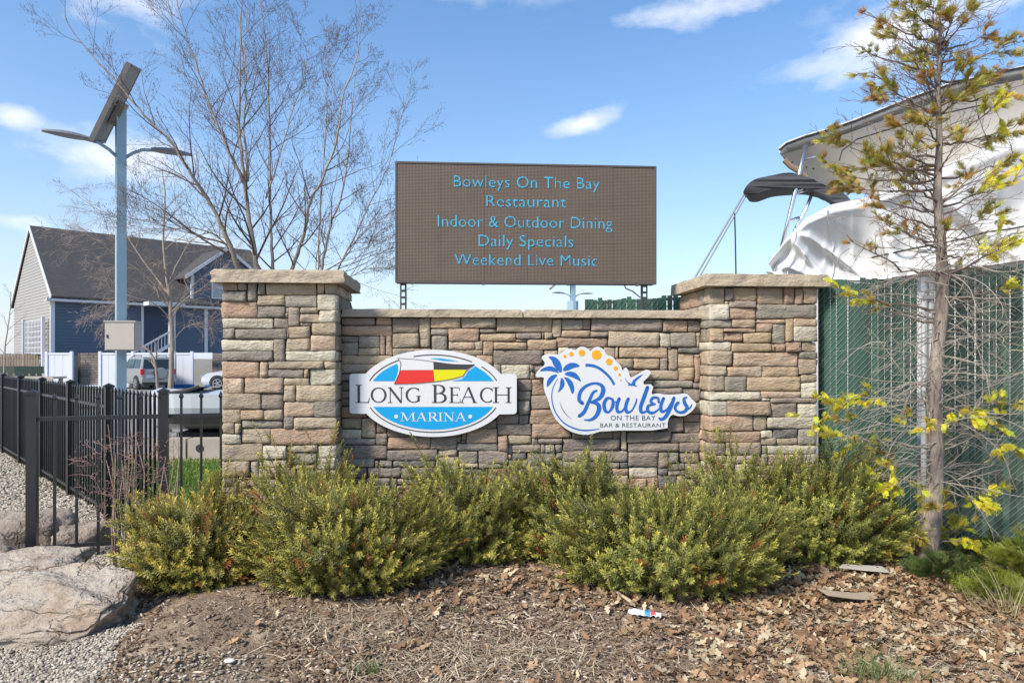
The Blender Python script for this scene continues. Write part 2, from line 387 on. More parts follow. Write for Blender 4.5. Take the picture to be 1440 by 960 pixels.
class Face:
    """occupancy grid in photograph pixels for one wall face"""
    def __init__(s, x0, y0, x1, y1): s.x0, s.y0, s.x1, s.y1 = x0, y0, x1, y1; s.k = 2; s.g = np.zeros((int((y1 - y0) * 2), int((x1 - x0) * 2)), bool); s.r = []
    def add(s, a, b, c, d, L):
        a, c = max(a, s.x0), min(c, s.x1); b, d = max(b, s.y0), min(d, s.y1)
        i0, i1, j0, j1 = [int(round(q * 2)) for q in (b - s.y0, d - s.y0, a - s.x0, c - s.x0)]
        while i1 - i0 > 2 and j1 - j0 > 2:
            g_ = s.g[i0:i1, j0:j1]
            if not g_.any(): break
            e = {'t': g_[0].mean(), 'b': g_[-1].mean(), 'l': g_[:, 0].mean(), 'r': g_[:, -1].mean()}
            k = max(e, key=e.get)
            if e[k] == 0: break
            if k == 't': i0 += 1
            elif k == 'b': i1 -= 1
            elif k == 'l': j0 += 1
            else: j1 -= 1
        if i1 - i0 < 5 or j1 - j0 < 5: return
        s.g[i0:i1, j0:j1] = True
        s.r.append((s.x0 + j0 / 2, s.y0 + i0 / 2, s.x0 + j1 / 2, s.y0 + i1 / 2, L))
    def crop(s, ox, oy, sc, items):
        for it in items.split():
            L = it[0]; q = [float(z) for z in it[1:].split(',')]
            s.add(ox + q[0] / sc, oy + q[1] / sc, ox + q[2] / sc, oy + q[3] / sc, L)
    def grow(s):
        """widen every stone to close hairline gaps"""
        out = []
        for (a, b, c, d, L) in s.r:
            i0, i1, j0, j1 = [int(round(q * 2)) for q in (b - s.y0, d - s.y0, a - s.x0, c - s.x0)]
            H, W = s.g.shape
            for _ in range(4):
                if i1 < H and not s.g[i1, j0:j1].any(): s.g[i1, j0:j1] = True; i1 += 1
                if j1 < W and not s.g[i0:i1, j1].any(): s.g[i0:i1, j1] = True; j1 += 1
                if i0 > 0 and not s.g[i0 - 1, j0:j1].any(): i0 -= 1; s.g[i0, j0:j1] = True
                if j0 > 0 and not s.g[i0:i1, j0 - 1].any(): j0 -= 1; s.g[i0:i1, j0] = True
            out.append((s.x0 + j0 / 2, s.y0 + i0 / 2, s.x0 + j1 / 2, s.y0 + i1 / 2, L))
        s.r = out
    def fill(s, letters, r):
        s.grow()
        H, W = s.g.shape; row_end = 0
        for i in range(H):
            j = 0
            if i >= row_end: row_end = i + r.choice((24, 30, 20, 34, 40))
            while j < W:
                if s.g[i, j]: j += 1; continue
                mw = r.choice((50, 70, 40, 110, 80)); mh = row_end - i if row_end - i > 9 else row_end - i + 26
                j1 = j
                while j1 < W and j1 - j < mw and not s.g[i, j1]: j1 += 1
                i1 = i + 1
                while i1 < H and i1 - i < mh and not s.g[i1, j:j1].any(): i1 += 1
                s.g[i:i1, j:j1] = True
                if i1 - i >= 6 and j1 - j >= 6: s.r.append((s.x0 + j / 2, s.y0 + i / 2, s.x0 + j1 / 2, s.y0 + i1 / 2, r.choice(letters)))
                j = j1
G = .0027
def lay(face, parent, d, corners=None):
    """build stones of a face whose plane is at local depth d; returns z ranges of stones on the two corners"""
    lo, hi = [], []
    for (a, b, c, e, L) in face.r:
        t0, z1 = S(a, b, d); t1, _ = S(c, b, d); _, z0 = S(a, e, d)
        z0 = max(z0, -.12)
        if z1 - z0 < .012: continue
        pr = rng.uniform(-.014, .006)
        put_stone(parent, t0 + G, t1 - G, z0 + G, z1 - G, d + pr, d + .05, L)
        if a <= face.x0 + .6: lo.append((z0, z1, t0, L))
        if c >= face.x1 - .6: hi.append((z0, z1, t1, L))
    return lo, hi
def returns(parent, ranges, side, d0, d1, edge, lmin=.12, lmax=.34):
    for (z0, z1, t, L) in ranges:
        x = d0
        while x < d1 - .03:
            ln = rng.uniform(lmin, lmax)
            if d1 - (x + ln) < .08: ln = d1 - x
            put_stone(parent, x + (G if x > d0 else .002), x + ln - G, z0 + G, z1 - G, rng.uniform(-.006, .006), .045, L if x == d0 else rng.choice('ttcgbopr'), side, edge)
            x += ln
# left pillar
def pillar(label, fx0, fx1, crops, yfill, letters, capx, group):
    t0 = S(fx0, 500, 0)[0]; t1 = S(fx1, 500, 0)[0]
    base = O + U * t0
    p = thing('stone_pillar', label, 'pillar', base, TH, group)
    off = t0
    f = Face(fx0, 397.5, fx1, 790)
    for (ox, oy, sc, it) in crops: f.crop(ox, oy, sc, it)
    f.fill(letters, rng)
    lo, hi = lay(f, p, 0)
    D = .86
    inner = fx0 < 600
    returns(p, lo, 'left', .005, D, t0, *((.3, .5) if inner else (.12, .3))); returns(p, hi, 'right', .005, D, t1, *((.12, .3) if inner else (.3, .5)))
    MB().box((t0 + .03, .03, -.15), (t1 - .03, D - .01, 2.235)).build('core', m_mortar, p)
    # children are in wall coordinates: shift them to the pillar's own origin
    for c in p.children:
        c.data.transform(Matrix.Translation((-off, 0, 0)))
    return p, t0, t1, D
LP1 = "r85,165,200,230 g205,165,282,222 g285,165,368,318 g372,165,438,260 t438,168,868,268 o870,180,938,260 t938,183,1040,260 g85,230,278,315 t372,262,600,355 g606,265,875,372 c877,262,1040,395 r80,320,380,452 b384,358,642,462 b642,372,730,532 t735,385,884,425 t728,425,880,500 c890,397,1050,498 c72,458,500,546 b505,462,632,552 b735,505,826,535 g75,552,178,626 g180,552,615,642 t620,535,820,632 t825,500,1050,605 c72,630,508,738 b510,648,605,828 t612,635,815,730 p820,600,1065,738 g78,740,488,828 c606,732,1050,828 r85,820,383,955 p386,832,458,965 t460,832,930,888 t934,825,1060,890 g462,893,758,965 o762,893,806,965 c810,893,1080,1025"
LP2 = "p85,5,255,135 p262,5,585,140 t590,8,808,70 t590,70,690,205 t695,70,1060,205 t80,138,392,272 b398,143,582,277 p590,208,852,332 g852,208,1060,342 t85,260,235,388 o238,275,425,350 t430,280,588,365 g590,335,670,428 t675,342,1050,437 g235,355,572,432 t75,390,175,472 t178,395,232,480 t235,435,478,565 r482,430,1050,575 c68,478,235,558 t65,560,415,710 c420,572,620,695 t622,580,878,632 c878,578,1055,685 g625,638,872,738 c385,692,622,768 c875,688,1080,778 t690,740,870,778 t68,712,305,840 t310,715,378,850 t380,745,695,852 g72,842,212,915 t215,860,528,925 t530,852,698,918 t700,780,1050,900"
RP1 = "t190,175,335,320 b340,178,405,285 o425,180,640,285 p645,180,905,320 r905,190,1008,325 r1012,185,1080,325 p1085,180,1235,325 b380,295,640,362 c190,325,385,472 r390,365,635,472 g640,328,1235,460 g190,475,405,555 p410,480,625,545 r640,465,910,515 r635,515,790,600 g795,515,918,705 o925,480,1000,675 p1000,465,1235,535 c1000,542,1235,685 o190,560,325,685 r325,555,625,598 r330,600,515,690 o520,600,790,700 c190,690,405,770 o408,700,825,785 r828,710,928,780 r928,690,1070,780 t1075,695,1235,780 t190,772,430,915 p432,790,1042,930 g1048,785,1235,850 t1055,855,1235,1000"
RP2 = "t190,22,355,120 p358,30,690,130 o695,42,1060,130 t1070,112,1235,188 t188,122,332,262 g340,145,540,265 o545,135,1070,278 c1075,195,1235,335 c190,270,685,360 p690,278,1075,332 c690,335,770,365 b780,338,1235,388 c190,368,360,500 p365,370,788,512 b795,390,1035,518 c1040,400,1235,515 r190,515,605,660 t612,520,745,635 c750,528,1235,622 r190,665,690,770 c690,648,805,715 k805,640,1040,720 g1045,640,1235,780 t690,725,835,795 t840,730,1045,790 c765,795,1235,875 b190,770,350,880 t350,775,700,880 t190,890,350,960 t355,890,600,960 g1100,880,1235,960"
PG = 'stone pillars at the ends of the sign wall'
lp, lp0, lp1, PD = pillar('ledgestone pillar left of the two logo signs, beside the black iron fence', 312.5, 473, [(300, 370, 6, LP1), (300, 530, 6, LP2)], 0, 'ttcgbp', None, PG)
rp, rp0, rp1, _ = pillar('ledgestone pillar right of the two logo signs, beside the green slatted fence', 998, 1149, [(970, 380, 6.855, RP1), (970, 510, 6.855, RP2)], 0, 'tcogpr', None, PG)
WD = .25                                                       # depth of the wall face behind the pillar fronts
wallo = thing('stone_wall', 'low ledgestone wall between the two pillars, carrying both logo signs', 'wall', O + U * lp1, TH)
wf = Face(479.5, 446.5, 985.5, 780)
wf.crop(475, 430, 9.6, "b25,180,500,250 r508,172,718,245 r35,262,720,400 b735,180,1090,368 t1100,172,1240,565 g50,412,265,490 g275,405,560,558 r570,402,640,650 r648,402,725,655 t740,370,1095,562 g42,492,270,668 t280,560,565,650 t15,665,740,775 t740,568,1260,690 t45,785,560,910")
wf.crop(610, 430, 9.6, "o-45,178,368,302 t372,178,835,298 t845,172,1590,352 g-40,318,185,400 r190,308,608,460 b615,308,838,362 o625,370,1100,472 g-40,405,185,590 p200,475,548,585 t555,478,652,572 o662,482,797,655 o808,488,1245,585 b1108,365,1455,452 t1110,458,1245,485 t210,590,655,665 o590,665,797,790 b808,595,1462,785 g800,795,900,915 c905,795,1290,980 b1297,790,1345,880 t1300,882,1350,980")
wf.crop(740, 430, 9.6, "t350,190,475,425 g485,190,765,315 b770,195,865,320 o478,322,848,412 b875,190,1824,330 b865,345,1100,415 t1110,350,1784,545 b0,362,240,435 t245,360,340,430 o10,440,408,595 r415,425,1080,548 c430,560,560,640 t235,615,470,670 b110,790,230,870")
wf.crop(860, 430, 9.6, "r688,215,1005,360 b1022,212,1260,345 c642,360,790,535 g795,375,1118,555 t1138,355,1198,548 k900,560,1200,635 o110,552,752,692 t68,560,103,690 t-90,560,55,720 o305,702,645,830 t75,705,298,820 b655,705,745,855 t765,598,892,870 o900,645,1105,820 t1120,645,1195,690 r1122,695,1210,1030 t220,840,885,985 o895,832,1115,1005")
wf.crop(730, 430, 5.333, "g0,435,75,545 t80,490,120,550 b0,550,90,630 r95,560,200,665 g0,635,85,705 b88,670,240,770 g0,710,78,810 r80,775,290,880 g0,815,60,880")
wf.crop(480, 480, 5.538, "t0,190,120,250 g0,250,200,303 b0,310,160,380 g0,385,200,432 b0,438,130,500 r0,505,200,590")
wf.crop(475, 580, 9.6, "t22,72,310,218 c25,225,302,345 t320,75,505,345 g15,350,502,428 b515,120,665,275 b515,280,665,440 b668,230,1000,320 r670,330,1250,495 b1255,345,1590,500 b20,435,670,628 b675,500,1345,650 g90,630,480,740 g580,640,740,720 k740,655,1300,735 b100,745,400,870 b400,745,830,870 b850,745,1260,890 g20,720,88,960 b100,880,380,960 g390,880,700,960 b820,880,1200,960")
wf.crop(610, 560, 8, "b720,185,1000,285 b720,290,1080,412 r385,350,722,500 b530,255,712,345 r735,420,828,580 t835,420,1100,520 g265,505,720,590 g295,592,500,715 b500,600,820,720 b900,525,1200,605 t48,575,290,655 b50,660,285,740")
wf.crop(750, 580, 9.6, "r-60,160,490,345 b80,350,392,430 b0,425,155,535 g165,430,290,520 g295,430,392,520 b400,350,1150,510 b540,255,1055,355 b1060,265,1170,355 t1180,260,1240,500 g-60,540,280,700 b400,520,740,640 b745,520,970,640 b975,515,1280,660")
wf.crop(880, 520, 6, "g130,90,215,118 g228,85,558,150 b565,85,622,155 b215,150,468,200 b475,155,632,265 b500,275,645,365 b495,370,645,440 b360,412,488,508 b490,445,645,530 b385,520,622,615 b20,522,380,608 b22,612,445,692 b450,625,612,695 b25,700,272,812 b275,700,355,820 g358,695,432,785 b470,700,610,790 c35,820,262,900 g360,790,500,840 b500,800,640,900")
wf.fill('bbggtrk', rng)
lay(wf, wallo, WD)
MB().box((lp1 - .04, WD + .03, -.15), (rp0 + .04, WD + .42, 1.97)).build('core', m_mortar, wallo)
def capstone(parent, a, b, name='capstone', rough=.014, seed=0):
    """rock-faced slab with chiselled edges; a, b are opposite corners"""
    x0, y0, z0 = a; x1, y1, z1 = b; st = .028
    nx, ny_, nz_ = [max(2, int((q1 - q0) / st)) for q0, q1 in ((x0, x1), (y0, y1), (z0, z1))]
    m_ = MB()
    def dis(p):
        x, y, z = p; f = (z - z0) / (z1 - z0)
        k = noise.noise(Vector((x * 9 + seed, y * 9, z * 14))) * rough + abs(noise.noise(Vector((x * 5 + seed, y * 5 + z * 22, z * 9)))) * rough * 1.8 - rough
        k -= rough * 1.1 * max(0, f - .75) * 3
        ox = (-1 if x <= x0 + 1e-6 else (1 if x >= x1 - 1e-6 else 0)); oy = (-1 if y <= y0 + 1e-6 else (1 if y >= y1 - 1e-6 else 0))
        if f > .01: x += ox * (k + rough * .3) ; y += oy * (k + rough * .3)
        if f > .99: z += noise.noise(Vector((x * 6, y * 6, seed))) * .004 - (.004 if ox or oy else 0)
        return (x, y, z)
    L = lambda p, q, t: p + (q - p) * t
    m_.grid(lambda u, v: dis((L(x0, x1, u), y0, L(z0, z1, v))), nx, nz_)
    m_.grid(lambda u, v: dis((x1, L(y0, y1, u), L(z0, z1, v))), ny_, nz_)
    m_.grid(lambda u, v: dis((L(x1, x0, u), y1, L(z0, z1, v))), nx, nz_)
    m_.grid(lambda u, v: dis((x0, L(y1, y0, u), L(z0, z1, v))), ny_, nz_)
    m_.grid(lambda u, v: dis((L(x0, x1, u), L(y0, y1, v), z1)), nx, ny_)
    m_.grid(lambda u, v: dis((L(x1, x0, u), L(y0, y1, v), z0)), nx, ny_)
    return m_.build(name, m_cap, parent, smooth=True)
W_ = lp1 - lp0
capstone(lp, (-.075, -.075, 2.243), (W_ + .075, PD + .075, 2.355), seed=1)
W2 = rp1 - rp0
capstone(rp, (-.075, -.075, 2.243), (W2 + .085, PD + .075, 2.352), seed=5)
jt = S(735, 440, WD)[0]
capstone(wallo, (lp1 + .004, WD - .055, 1.975), (jt - .004, WD + .48, 2.047), seed=9)
capstone(wallo, (jt + .004, WD - .055, 1.975), (rp0 - .004, WD + .48, 2.047), seed=14)
for c in wallo.children: c.data.transform(Matrix.Translation((-lp1, 0, 0)))
# ------------------------------------------------------------------ ribbons and glyphs for the signs
def cat_rom(pts, k=6):
    """smooth open polyline through (x, y, w) points"""
    q = [pts[0]] + list(pts) + [pts[-1]]; out = []
    for i in range(1, len(q) - 2):
        p0, p1, p2, p3 = [np.array(z, float) for z in q[i - 1:i + 3]]
        for s_ in range(k):
            t = s_ / k
            out.append(.5 * ((2 * p1) + (-p0 + p2) * t + (2 * p0 - 5 * p1 + 4 * p2 - p3) * t * t + (-p0 + 3 * p1 - 3 * p2 + p3) * t ** 3))
    out.append(np.array(pts[-1], float)); return out
def chaikin(p, n=2):
    for _ in range(n):
        o_ = []
        for i in range(len(p)):
            a, b = p[i], p[(i + 1) % len(p)]
            o_ += [(a[0] * .75 + b[0] * .25, a[1] * .75 + b[1] * .25), (a[0] * .25 + b[0] * .75, a[1] * .25 + b[1] * .75)]
        p = o_
    return p
class Print:
    """flat print on a sign face; (ox, oy, sc) turns traced coordinates into photograph pixels, then into the face plane"""
    def __init__(s, ox, oy, sc, t_off, depth): s.ox, s.oy, s.sc, s.t, s.d = ox, oy, sc, t_off, depth; s.bold = 1
    def fn(s, x, y, d):
        t, z = S(s.ox + x / s.sc, s.oy + y / s.sc, s.d); return (t - s.t, d, z)
    def ribbon(s, m_, pts, lvl, smooth=True, cap=True):
        q = cat_rom(pts) if smooth else [np.array(p, float) for p in pts]
        k = len(m_.v)
        for i, p in enumerate(q):
            a = q[max(i - 1, 0)]; b = q[min(i + 1, len(q) - 1)]; t = b[:2] - a[:2]; L = np.hypot(*t) or 1; n = np.array((-t[1], t[0])) / L * max(p[2], .5) / 2 * s.bold
            m_.v.append(s.fn(p[0] - n[0], p[1] - n[1], lvl)); m_.v.append(s.fn(p[0] + n[0], p[1] + n[1], lvl))
        for i in range(len(q) - 1): a = k + 2 * i; m_.face((a, a + 2, a + 3, a + 1))
        if cap:
            for p in (q[0], q[-1]): s.disc(m_, p[0], p[1], max(p[2], .5) / 2, lvl, 10)
    def disc(s, m_, x, y, r, lvl, n=20):
        k = len(m_.v)
        for i in range(n): m_.v.append(s.fn(x + r * math.cos(2 * math.pi * i / n), y + r * math.sin(2 * math.pi * i / n), lvl))
        m_.face(range(k, k + n))
    def poly(s, m_, pts, lvl): m_.prism(pts, s.fn, lvl, None)
# serif capitals: strokes (x, y, w) in a unit box, y down; width of the box in GW
def _arc(cx, cy, rx, ry, a0, a1, wt, wn, n=14):
    o_ = []
    for i in range(n + 1):
        a = R(a0 + (a1 - a0) * i / n); o_.append((cx + rx * math.cos(a), cy - ry * math.sin(a), wn + (wt - wn) * abs(math.cos(a)) ** 1.3))
    return o_
TK, TN, SF = .135, .05, .045
def ser(x, y, h=.1): return [(x - h, y, SF), (x + h, y, SF)]
GL = {
 'L': (.75, [[(.2, 0, TK), (.2, 1, TK)], ser(.2, .02, .17), [(.03, .98, SF), (.72, .98, SF)], [(.70, .99, .05), (.75, .72, .03)]]),
 'O': (1.0, [_arc(.5, .5, .42, .46, 0, 180, TK, TN), _arc(.5, .5, .42, .46, 180, 360, TK, TN)]),
 'N': (1.0, [[(.17, .02, TN), (.17, 1, TN)], [(.14, .02, TK), (.83, .98, TK)], [(.84, 0, TN), (.84, 1, TN)], ser(.10, .02, .08), ser(.17, .98, .13), ser(.84, .02, .13)]),
 'G': (1.0, [_arc(.52, .5, .45, .46, 50, 180, TK, TN), _arc(.52, .5, .45, .46, 180, 305, TK, TN), [(.83, .58, TK), (.83, .92, TK)], ser(.83, .57, .14), [(.83, .06, .04), (.85, .26, .04)]]),
 'B': (.75, [[(.17, 0, TK), (.17, 1, TK)], ser(.15, .02, .13), ser(.15, .98, .13), [(.17, .02, SF), (.4, .02, SF)], _arc(.36, .25, .25, .22, 90, -90, TK, TN), [(.17, .48, TN), (.42, .48, TN)], _arc(.40, .73, .28, .245, 90, -90, TK, TN), [(.17, .98, TN), (.42, .98, TN)]]),
 'E': (.72, [[(.17, 0, TK), (.17, 1, TK)], [(.02, .02, SF), (.62, .02, SF)], [(.62, 0, .03), (.64, .22, .03)], [(.17, .49, SF), (.52, .49, SF)], [(.52, .38, .035), (.52, .60, .035)], [(.02, .98, SF), (.66, .98, SF)], [(.66, 1, .03), (.70, .74, .03)]]),
 'A': (1.0, [[(.50, 0, TN), (.12, 1, TN)], [(.50, .0, TK), (.85, 1, TK)], [(.26, .64, TN), (.70, .64, TN)], ser(.12, .98, .12), ser(.86, .98, .13)]),
 'C': (.9, [_arc(.5, .5, .44, .46, 48, 180, TK, TN), _arc(.5, .5, .44, .46, 180, 312, TK, TN), [(.81, .07, .04), (.83, .28, .04)]]),
 'H': (1.0, [[(.18, 0, TK), (.18, 1, TK)], [(.82, 0, TK), (.82, 1, TK)], [(.18, .49, TN), (.82, .49, TN)], ser(.18, .02, .15), ser(.18, .98, .15), ser(.82, .02, .15), ser(.82, .98, .15)]),
 'M': (1.2, [[(.20, 0, TN), (.14, 1, TN)], [(.20, .02, TK), (.58, .95, TK)], [(.98, .02, TN), (.58, .95, TN)], [(.98, 0, TK), (1.04, 1, TK)], ser(.15, .02, .10), ser(.14, .98, .12), ser(1.03, .02, .10), ser(1.04, .98, .14)]),
 'R': (.85, [[(.17, 0, TK), (.17, 1, TK)], ser(.15, .02, .13), ser(.17, .98, .15), [(.17, .02, SF), (.4, .02, SF)], _arc(.38, .26, .26, .24, 90, -90, TK, TN), [(.17, .5, TN), (.4, .5, TN)], [(.38, .5, TK), (.78, .99, TK)], ser(.80, .98, .09)]),
 'I': (.4, [[(.2, 0, TK), (.2, 1, TK)], ser(.2, .02, .16), ser(.2, .98, .16)]),
}
def serif_text(pr, mat_, parent, tone, spec, y0, y1, lvl, bold=1):
    """spec: [(letter, x0, x1, y0 or None)]"""
    for it in spec:
        m_ = MB()
        ch, a, b = it[:3]; t = it[3] if len(it) > 3 else y0; h = y1 - t; gw, st = GL[ch]; sx = (b - a) / gw
        for k in st:
            pr.ribbon(m_, [(a + x * sx, t + y * h, w_ * min(h, sx * 1.05) * bold) for x, y, w_ in k], lvl, smooth=False, cap=False)
        m_.build('letter', mat_, parent)['label'] = f'{tone} serif capital {ch}'
def font_tris(txt, cond=1, off=0):
    cu = bpy.data.curves.new('glyphs', 'FONT'); cu.body = txt; cu.size = 1; cu.fill_mode = 'FRONT'; cu.resolution_u = 3; cu.space_character = cond; cu.offset = off
    ob = bpy.data.objects.new('glyphs', cu); COL.objects.link(ob); dg = bpy.context.evaluated_depsgraph_get()
    me = bpy.data.meshes.new_from_object(ob.evaluated_get(dg)); me.calc_loop_triangles()
    v = np.array([q.co[:2] for q in me.vertices]); t = np.array([q.vertices[:] for q in me.loop_triangles])
    bpy.data.objects.remove(ob); bpy.data.curves.remove(cu); bpy.data.meshes.remove(me)
    return v, t
def font_text(pr, m_, txt, x0, x1, y0, y1, lvl, space=1.0):
    v, t = font_tris(txt, space); lo, hi = v.min(0), v.max(0); k = len(m_.v)
    for x, y in v: m_.v.append(pr.fn(x0 + (x - lo[0]) / (hi[0] - lo[0]) * (x1 - x0), y1 - (y - lo[1]) / (hi[1] - lo[1]) * (y1 - y0), lvl))
    for q in t: m_.face([k + i for i in q])
# ------------------------------------------------------------------ oval sign
SD = WD - .085                               # depth of the sign faces
def ell(cx, cy, rx, ry, a0, a1, n=40): return [(cx + rx * math.cos(R(a0 + (a1 - a0) * i / n)), cy - ry * math.sin(R(a0 + (a1 - a0) * i / n))) for i in range(n + 1)]
tl0 = S(609, 552, SD)[0]
ls = thing('sign', 'oval white and blue sign lettered LONG BEACH MARINA with signal flag emblem', 'sign', O + U * tl0 + VV * 0, TH, 'logo signs mounted on the stone wall')
pr = Print(480, 480, 5.538, tl0, SD)
out = []
out += [(1365 - 22, 252), (1365, 274), (1365, 543), (1343, 565), (1240, 565)]
out = [(1343, 252), (1362, 260), (1366, 276), (1366, 540), (1360, 558), (1340, 565), (1232, 567)]
out += [p for p in ell(715, 403, 588, 339, -29, -151, 44)] + [(195, 562), (85, 562), (68, 552), (64, 535), (64, 275), (70, 256), (88, 250), (190, 250)]
out += [p for p in ell(715, 403, 588, 339, 153, 27, 44)] + [(1240, 252)]
def board(pr, out, parent, thick=.045):
    m_ = MB(); m_.prism(out, pr.fn, SD, SD + thick); n = len(out)
    # the first triangles are the face; the sides get the dark edge
    me_o = m_.build('board', [m_signw, m_signedge], parent)
    for p in me_o.data.polygons:
        if len(p.vertices) == 4: p.material_index = 1
    return me_o
board(pr, out, ls)
L1, L2, L3, L4 = SD - .0020, SD - .0035, SD - .0050, SD - .0065
m_ = MB()
for p0, p1 in ((161, 116), (107, 55), (44, 19), (-21, -159)):
    pr.ribbon(m_, [(x, y, 8) for x, y in ell(715, 405, 524, 301, p0, p1, 30)], L1, smooth=False, cap=False)
m_.build('ring_line', m_char, ls)
m_ = MB()
pr.poly(m_, [(250, 508)] + ell(715, 405, 500, 280, -158, -22, 40) + [(1182, 508)], L1)
pr.poly(m_, [(245, 308)] + ell(715, 405, 500, 280, 158, 124, 12) + [(443, 215), (432, 262), (413, 308)], L1)
pr.poly(m_, [(1045, 192)] + ell(715, 405, 500, 280, 44, 20, 12) + [(1187, 308), (860, 308), (935, 292), (963, 272), (985, 236)], L1)
pr.poly(m_, [(688, 133), (770, 130), (850, 142), (912, 157), (800, 150)], L1)
m_.build('blue_field', m_blue, ls)
m_ = MB(); pr.poly(m_, [(437, 130), (600, 142), (716, 158), (720, 221), (458, 222), (458, 165)], L2); m_.build('white_flag_panel', m_signw, ls)
m_ = MB(); pr.poly(m_, [(458, 225), (717, 222), (725, 312), (560, 326), (413, 330), (440, 275)], L2); m_.build('red_flag_panel', m_red, ls)
m_ = MB(); pr.poly(m_, [(718, 159), (880, 178), (1038, 180), (975, 218), (718, 219)], L2); m_.build('black_flag_panel', m_char, ls)
m_ = MB(); pr.poly(m_, [(718, 220), (974, 220), (948, 266), (840, 294), (725, 312)], L2); m_.build('yellow_flag_panel', m_yel, ls)
m_ = MB()
pr.ribbon(m_, [(437, 130, 3.5), (600, 142, 4), (716, 158, 4), (880, 178, 4), (1038, 180, 4)], L3, cap=False)
pr.ribbon(m_, [(437, 130, 5), (462, 165, 5), (458, 222, 5), (440, 275, 5), (413, 330, 5)], L3, cap=False)
pr.ribbon(m_, [(1038, 180, 4), (980, 225, 5), (948, 268, 5)], L3, cap=False); pr.ribbon(m_, [(948, 268, 5), (840, 296, 5), (600, 326, 4), (413, 331, 4)], L3, cap=False)
m_.build('flag_outline', m_char, ls)
m_ = MB()
serif_text(pr, m_char, ls, 'dark grey', [('L', 106, 218, 337), ('O', 226, 354), ('N', 358, 488), ('G', 500, 622), ('B', 703, 822, 337), ('E', 838, 930), ('A', 918, 1060), ('C', 1080, 1184), ('H', 1176, 1330)], 356, 477, L1, 1.05)
m_ = MB()
serif_text(pr, m_signw, ls, 'white', [('M', 458, 580), ('A', 580, 666), ('R', 676, 752), ('I', 752, 792), ('N', 796, 882), ('A', 884, 972)], 552, 620, L2, 1.25)
for x in (427, 1003): m_ = MB(); pr.disc(m_, x, 583, 15, L2); m_.build('white_dot', m_signw, ls)
# ------------------------------------------------------------------ script sign
tl1 = S(864, 552, SD)[0]
bs = thing('sign', 'white cut-out sign with blue script Bowleys, palm tree and orange dots', 'sign', O + U * tl1, TH, 'logo signs mounted on the stone wall')
pr = Print(740, 480, 5.76, tl1, SD)
out = [(65, 290), (100, 225), (150, 192), (150, 165), (115, 127), (170, 97), (250, 105), (285, 92), (315, 62), (360, 57), (395, 72), (420, 50), (450, 40), (492, 50), (518, 82), (545, 50), (582, 40), (628, 62), (650, 112), (700, 120), (728, 162), (765, 195), (783, 240), (795, 212), (815, 212), (832, 250), (842, 292), (880, 278), (960, 228), (1000, 230), (1014, 262), (925, 348), (1038, 346), (1008, 432), (1060, 418), (1130, 430), (1230, 428), (1275, 418), (1312, 428), (1335, 462), (1384, 502), (1350, 560), (1290, 602), (1230, 606), (1180, 586), (1145, 640), (1146, 720), (620, 720), (520, 754), (440, 754), (340, 722), (250, 650), (200, 560), (180, 480), (145, 400), (138, 330), (146, 285)]
board(pr, chaikin(out, 1), bs)
lets = 'BBBoowwleeyyss'; pr.bold = 1.14
acc_ = {}
for ch, r_ in zip(lets, ([(456, 500, 26), (428, 470, 26), (440, 405, 24), (492, 356, 20), (560, 338, 18), (612, 358, 26), (622, 405, 32), (590, 462, 26), (515, 492, 12)],
           [(515, 492, 12), (572, 502, 26), (590, 540, 32), (570, 596, 28), (525, 632, 20), (470, 634, 8)],
           [(572, 396, 12), (540, 415, 20), (505, 490, 24), (468, 570, 26), (428, 604, 24)],
           [(690, 462, 12), (655, 460, 22), (630, 505, 26), (640, 560, 24), (672, 568, 16), (700, 520, 24), (700, 474, 20), (682, 460, 12)], [(700, 476, 10), (722, 492, 9), (748, 476, 9)],
           [(752, 462, 24), (734, 520, 24), (742, 568, 22), (780, 560, 14), (816, 500, 14)], [(826, 462, 22), (806, 520, 24), (814, 570, 22), (852, 560, 12), (886, 500, 12), (894, 462, 8)],
           [(982, 370, 26), (952, 455, 28), (926, 530, 26), (934, 572, 22), (968, 566, 14), (992, 540, 10)],
           [(1072, 492, 16), (1066, 458, 18), (1024, 456, 20), (1010, 490, 20), (1044, 506, 10)], [(1044, 508, 10), (990, 520, 20), (984, 560, 22), (1020, 578, 20), (1064, 556, 12), (1092, 520, 10)],
           [(1112, 458, 22), (1090, 520, 24), (1098, 566, 22), (1138, 550, 14), (1176, 490, 12)], [(1196, 456, 24), (1166, 540, 26), (1126, 610, 26), (1092, 630, 20), (1078, 620, 16)],
           [(1302, 452, 10), (1278, 462, 20), (1284, 500, 26), (1302, 535, 26), (1276, 570, 22), (1228, 570, 18), (1204, 536, 20), (1224, 500, 22), (1236, 494, 14)], [(1300, 552, 12), (1326, 536, 12), (1342, 508, 6)])):
    pr.ribbon(acc_.setdefault(ch, MB()), r_, L1 - sum(len(q.v) for q in acc_.values()) * 1e-7)
pr.bold = 1
for ch, q in acc_.items(): q.build('letter', m_royal, bs)['label'] = f'blue script letter {ch}'
m_ = MB(); font_text(pr, m_, 'ON THE BAY', 683, 1046, 598, 638, L1, 1.12); tag(m_.build('lettering', m_navy, bs), 'navy capitals ON THE BAY', kind='stuff')
m_ = MB(); font_text(pr, m_, 'BAR & RESTAURANT', 600, 1128, 660, 694, L1, 1.08); tag(m_.build('lettering', m_greenprint, bs), 'dark green capitals BAR & RESTAURANT', kind='stuff')
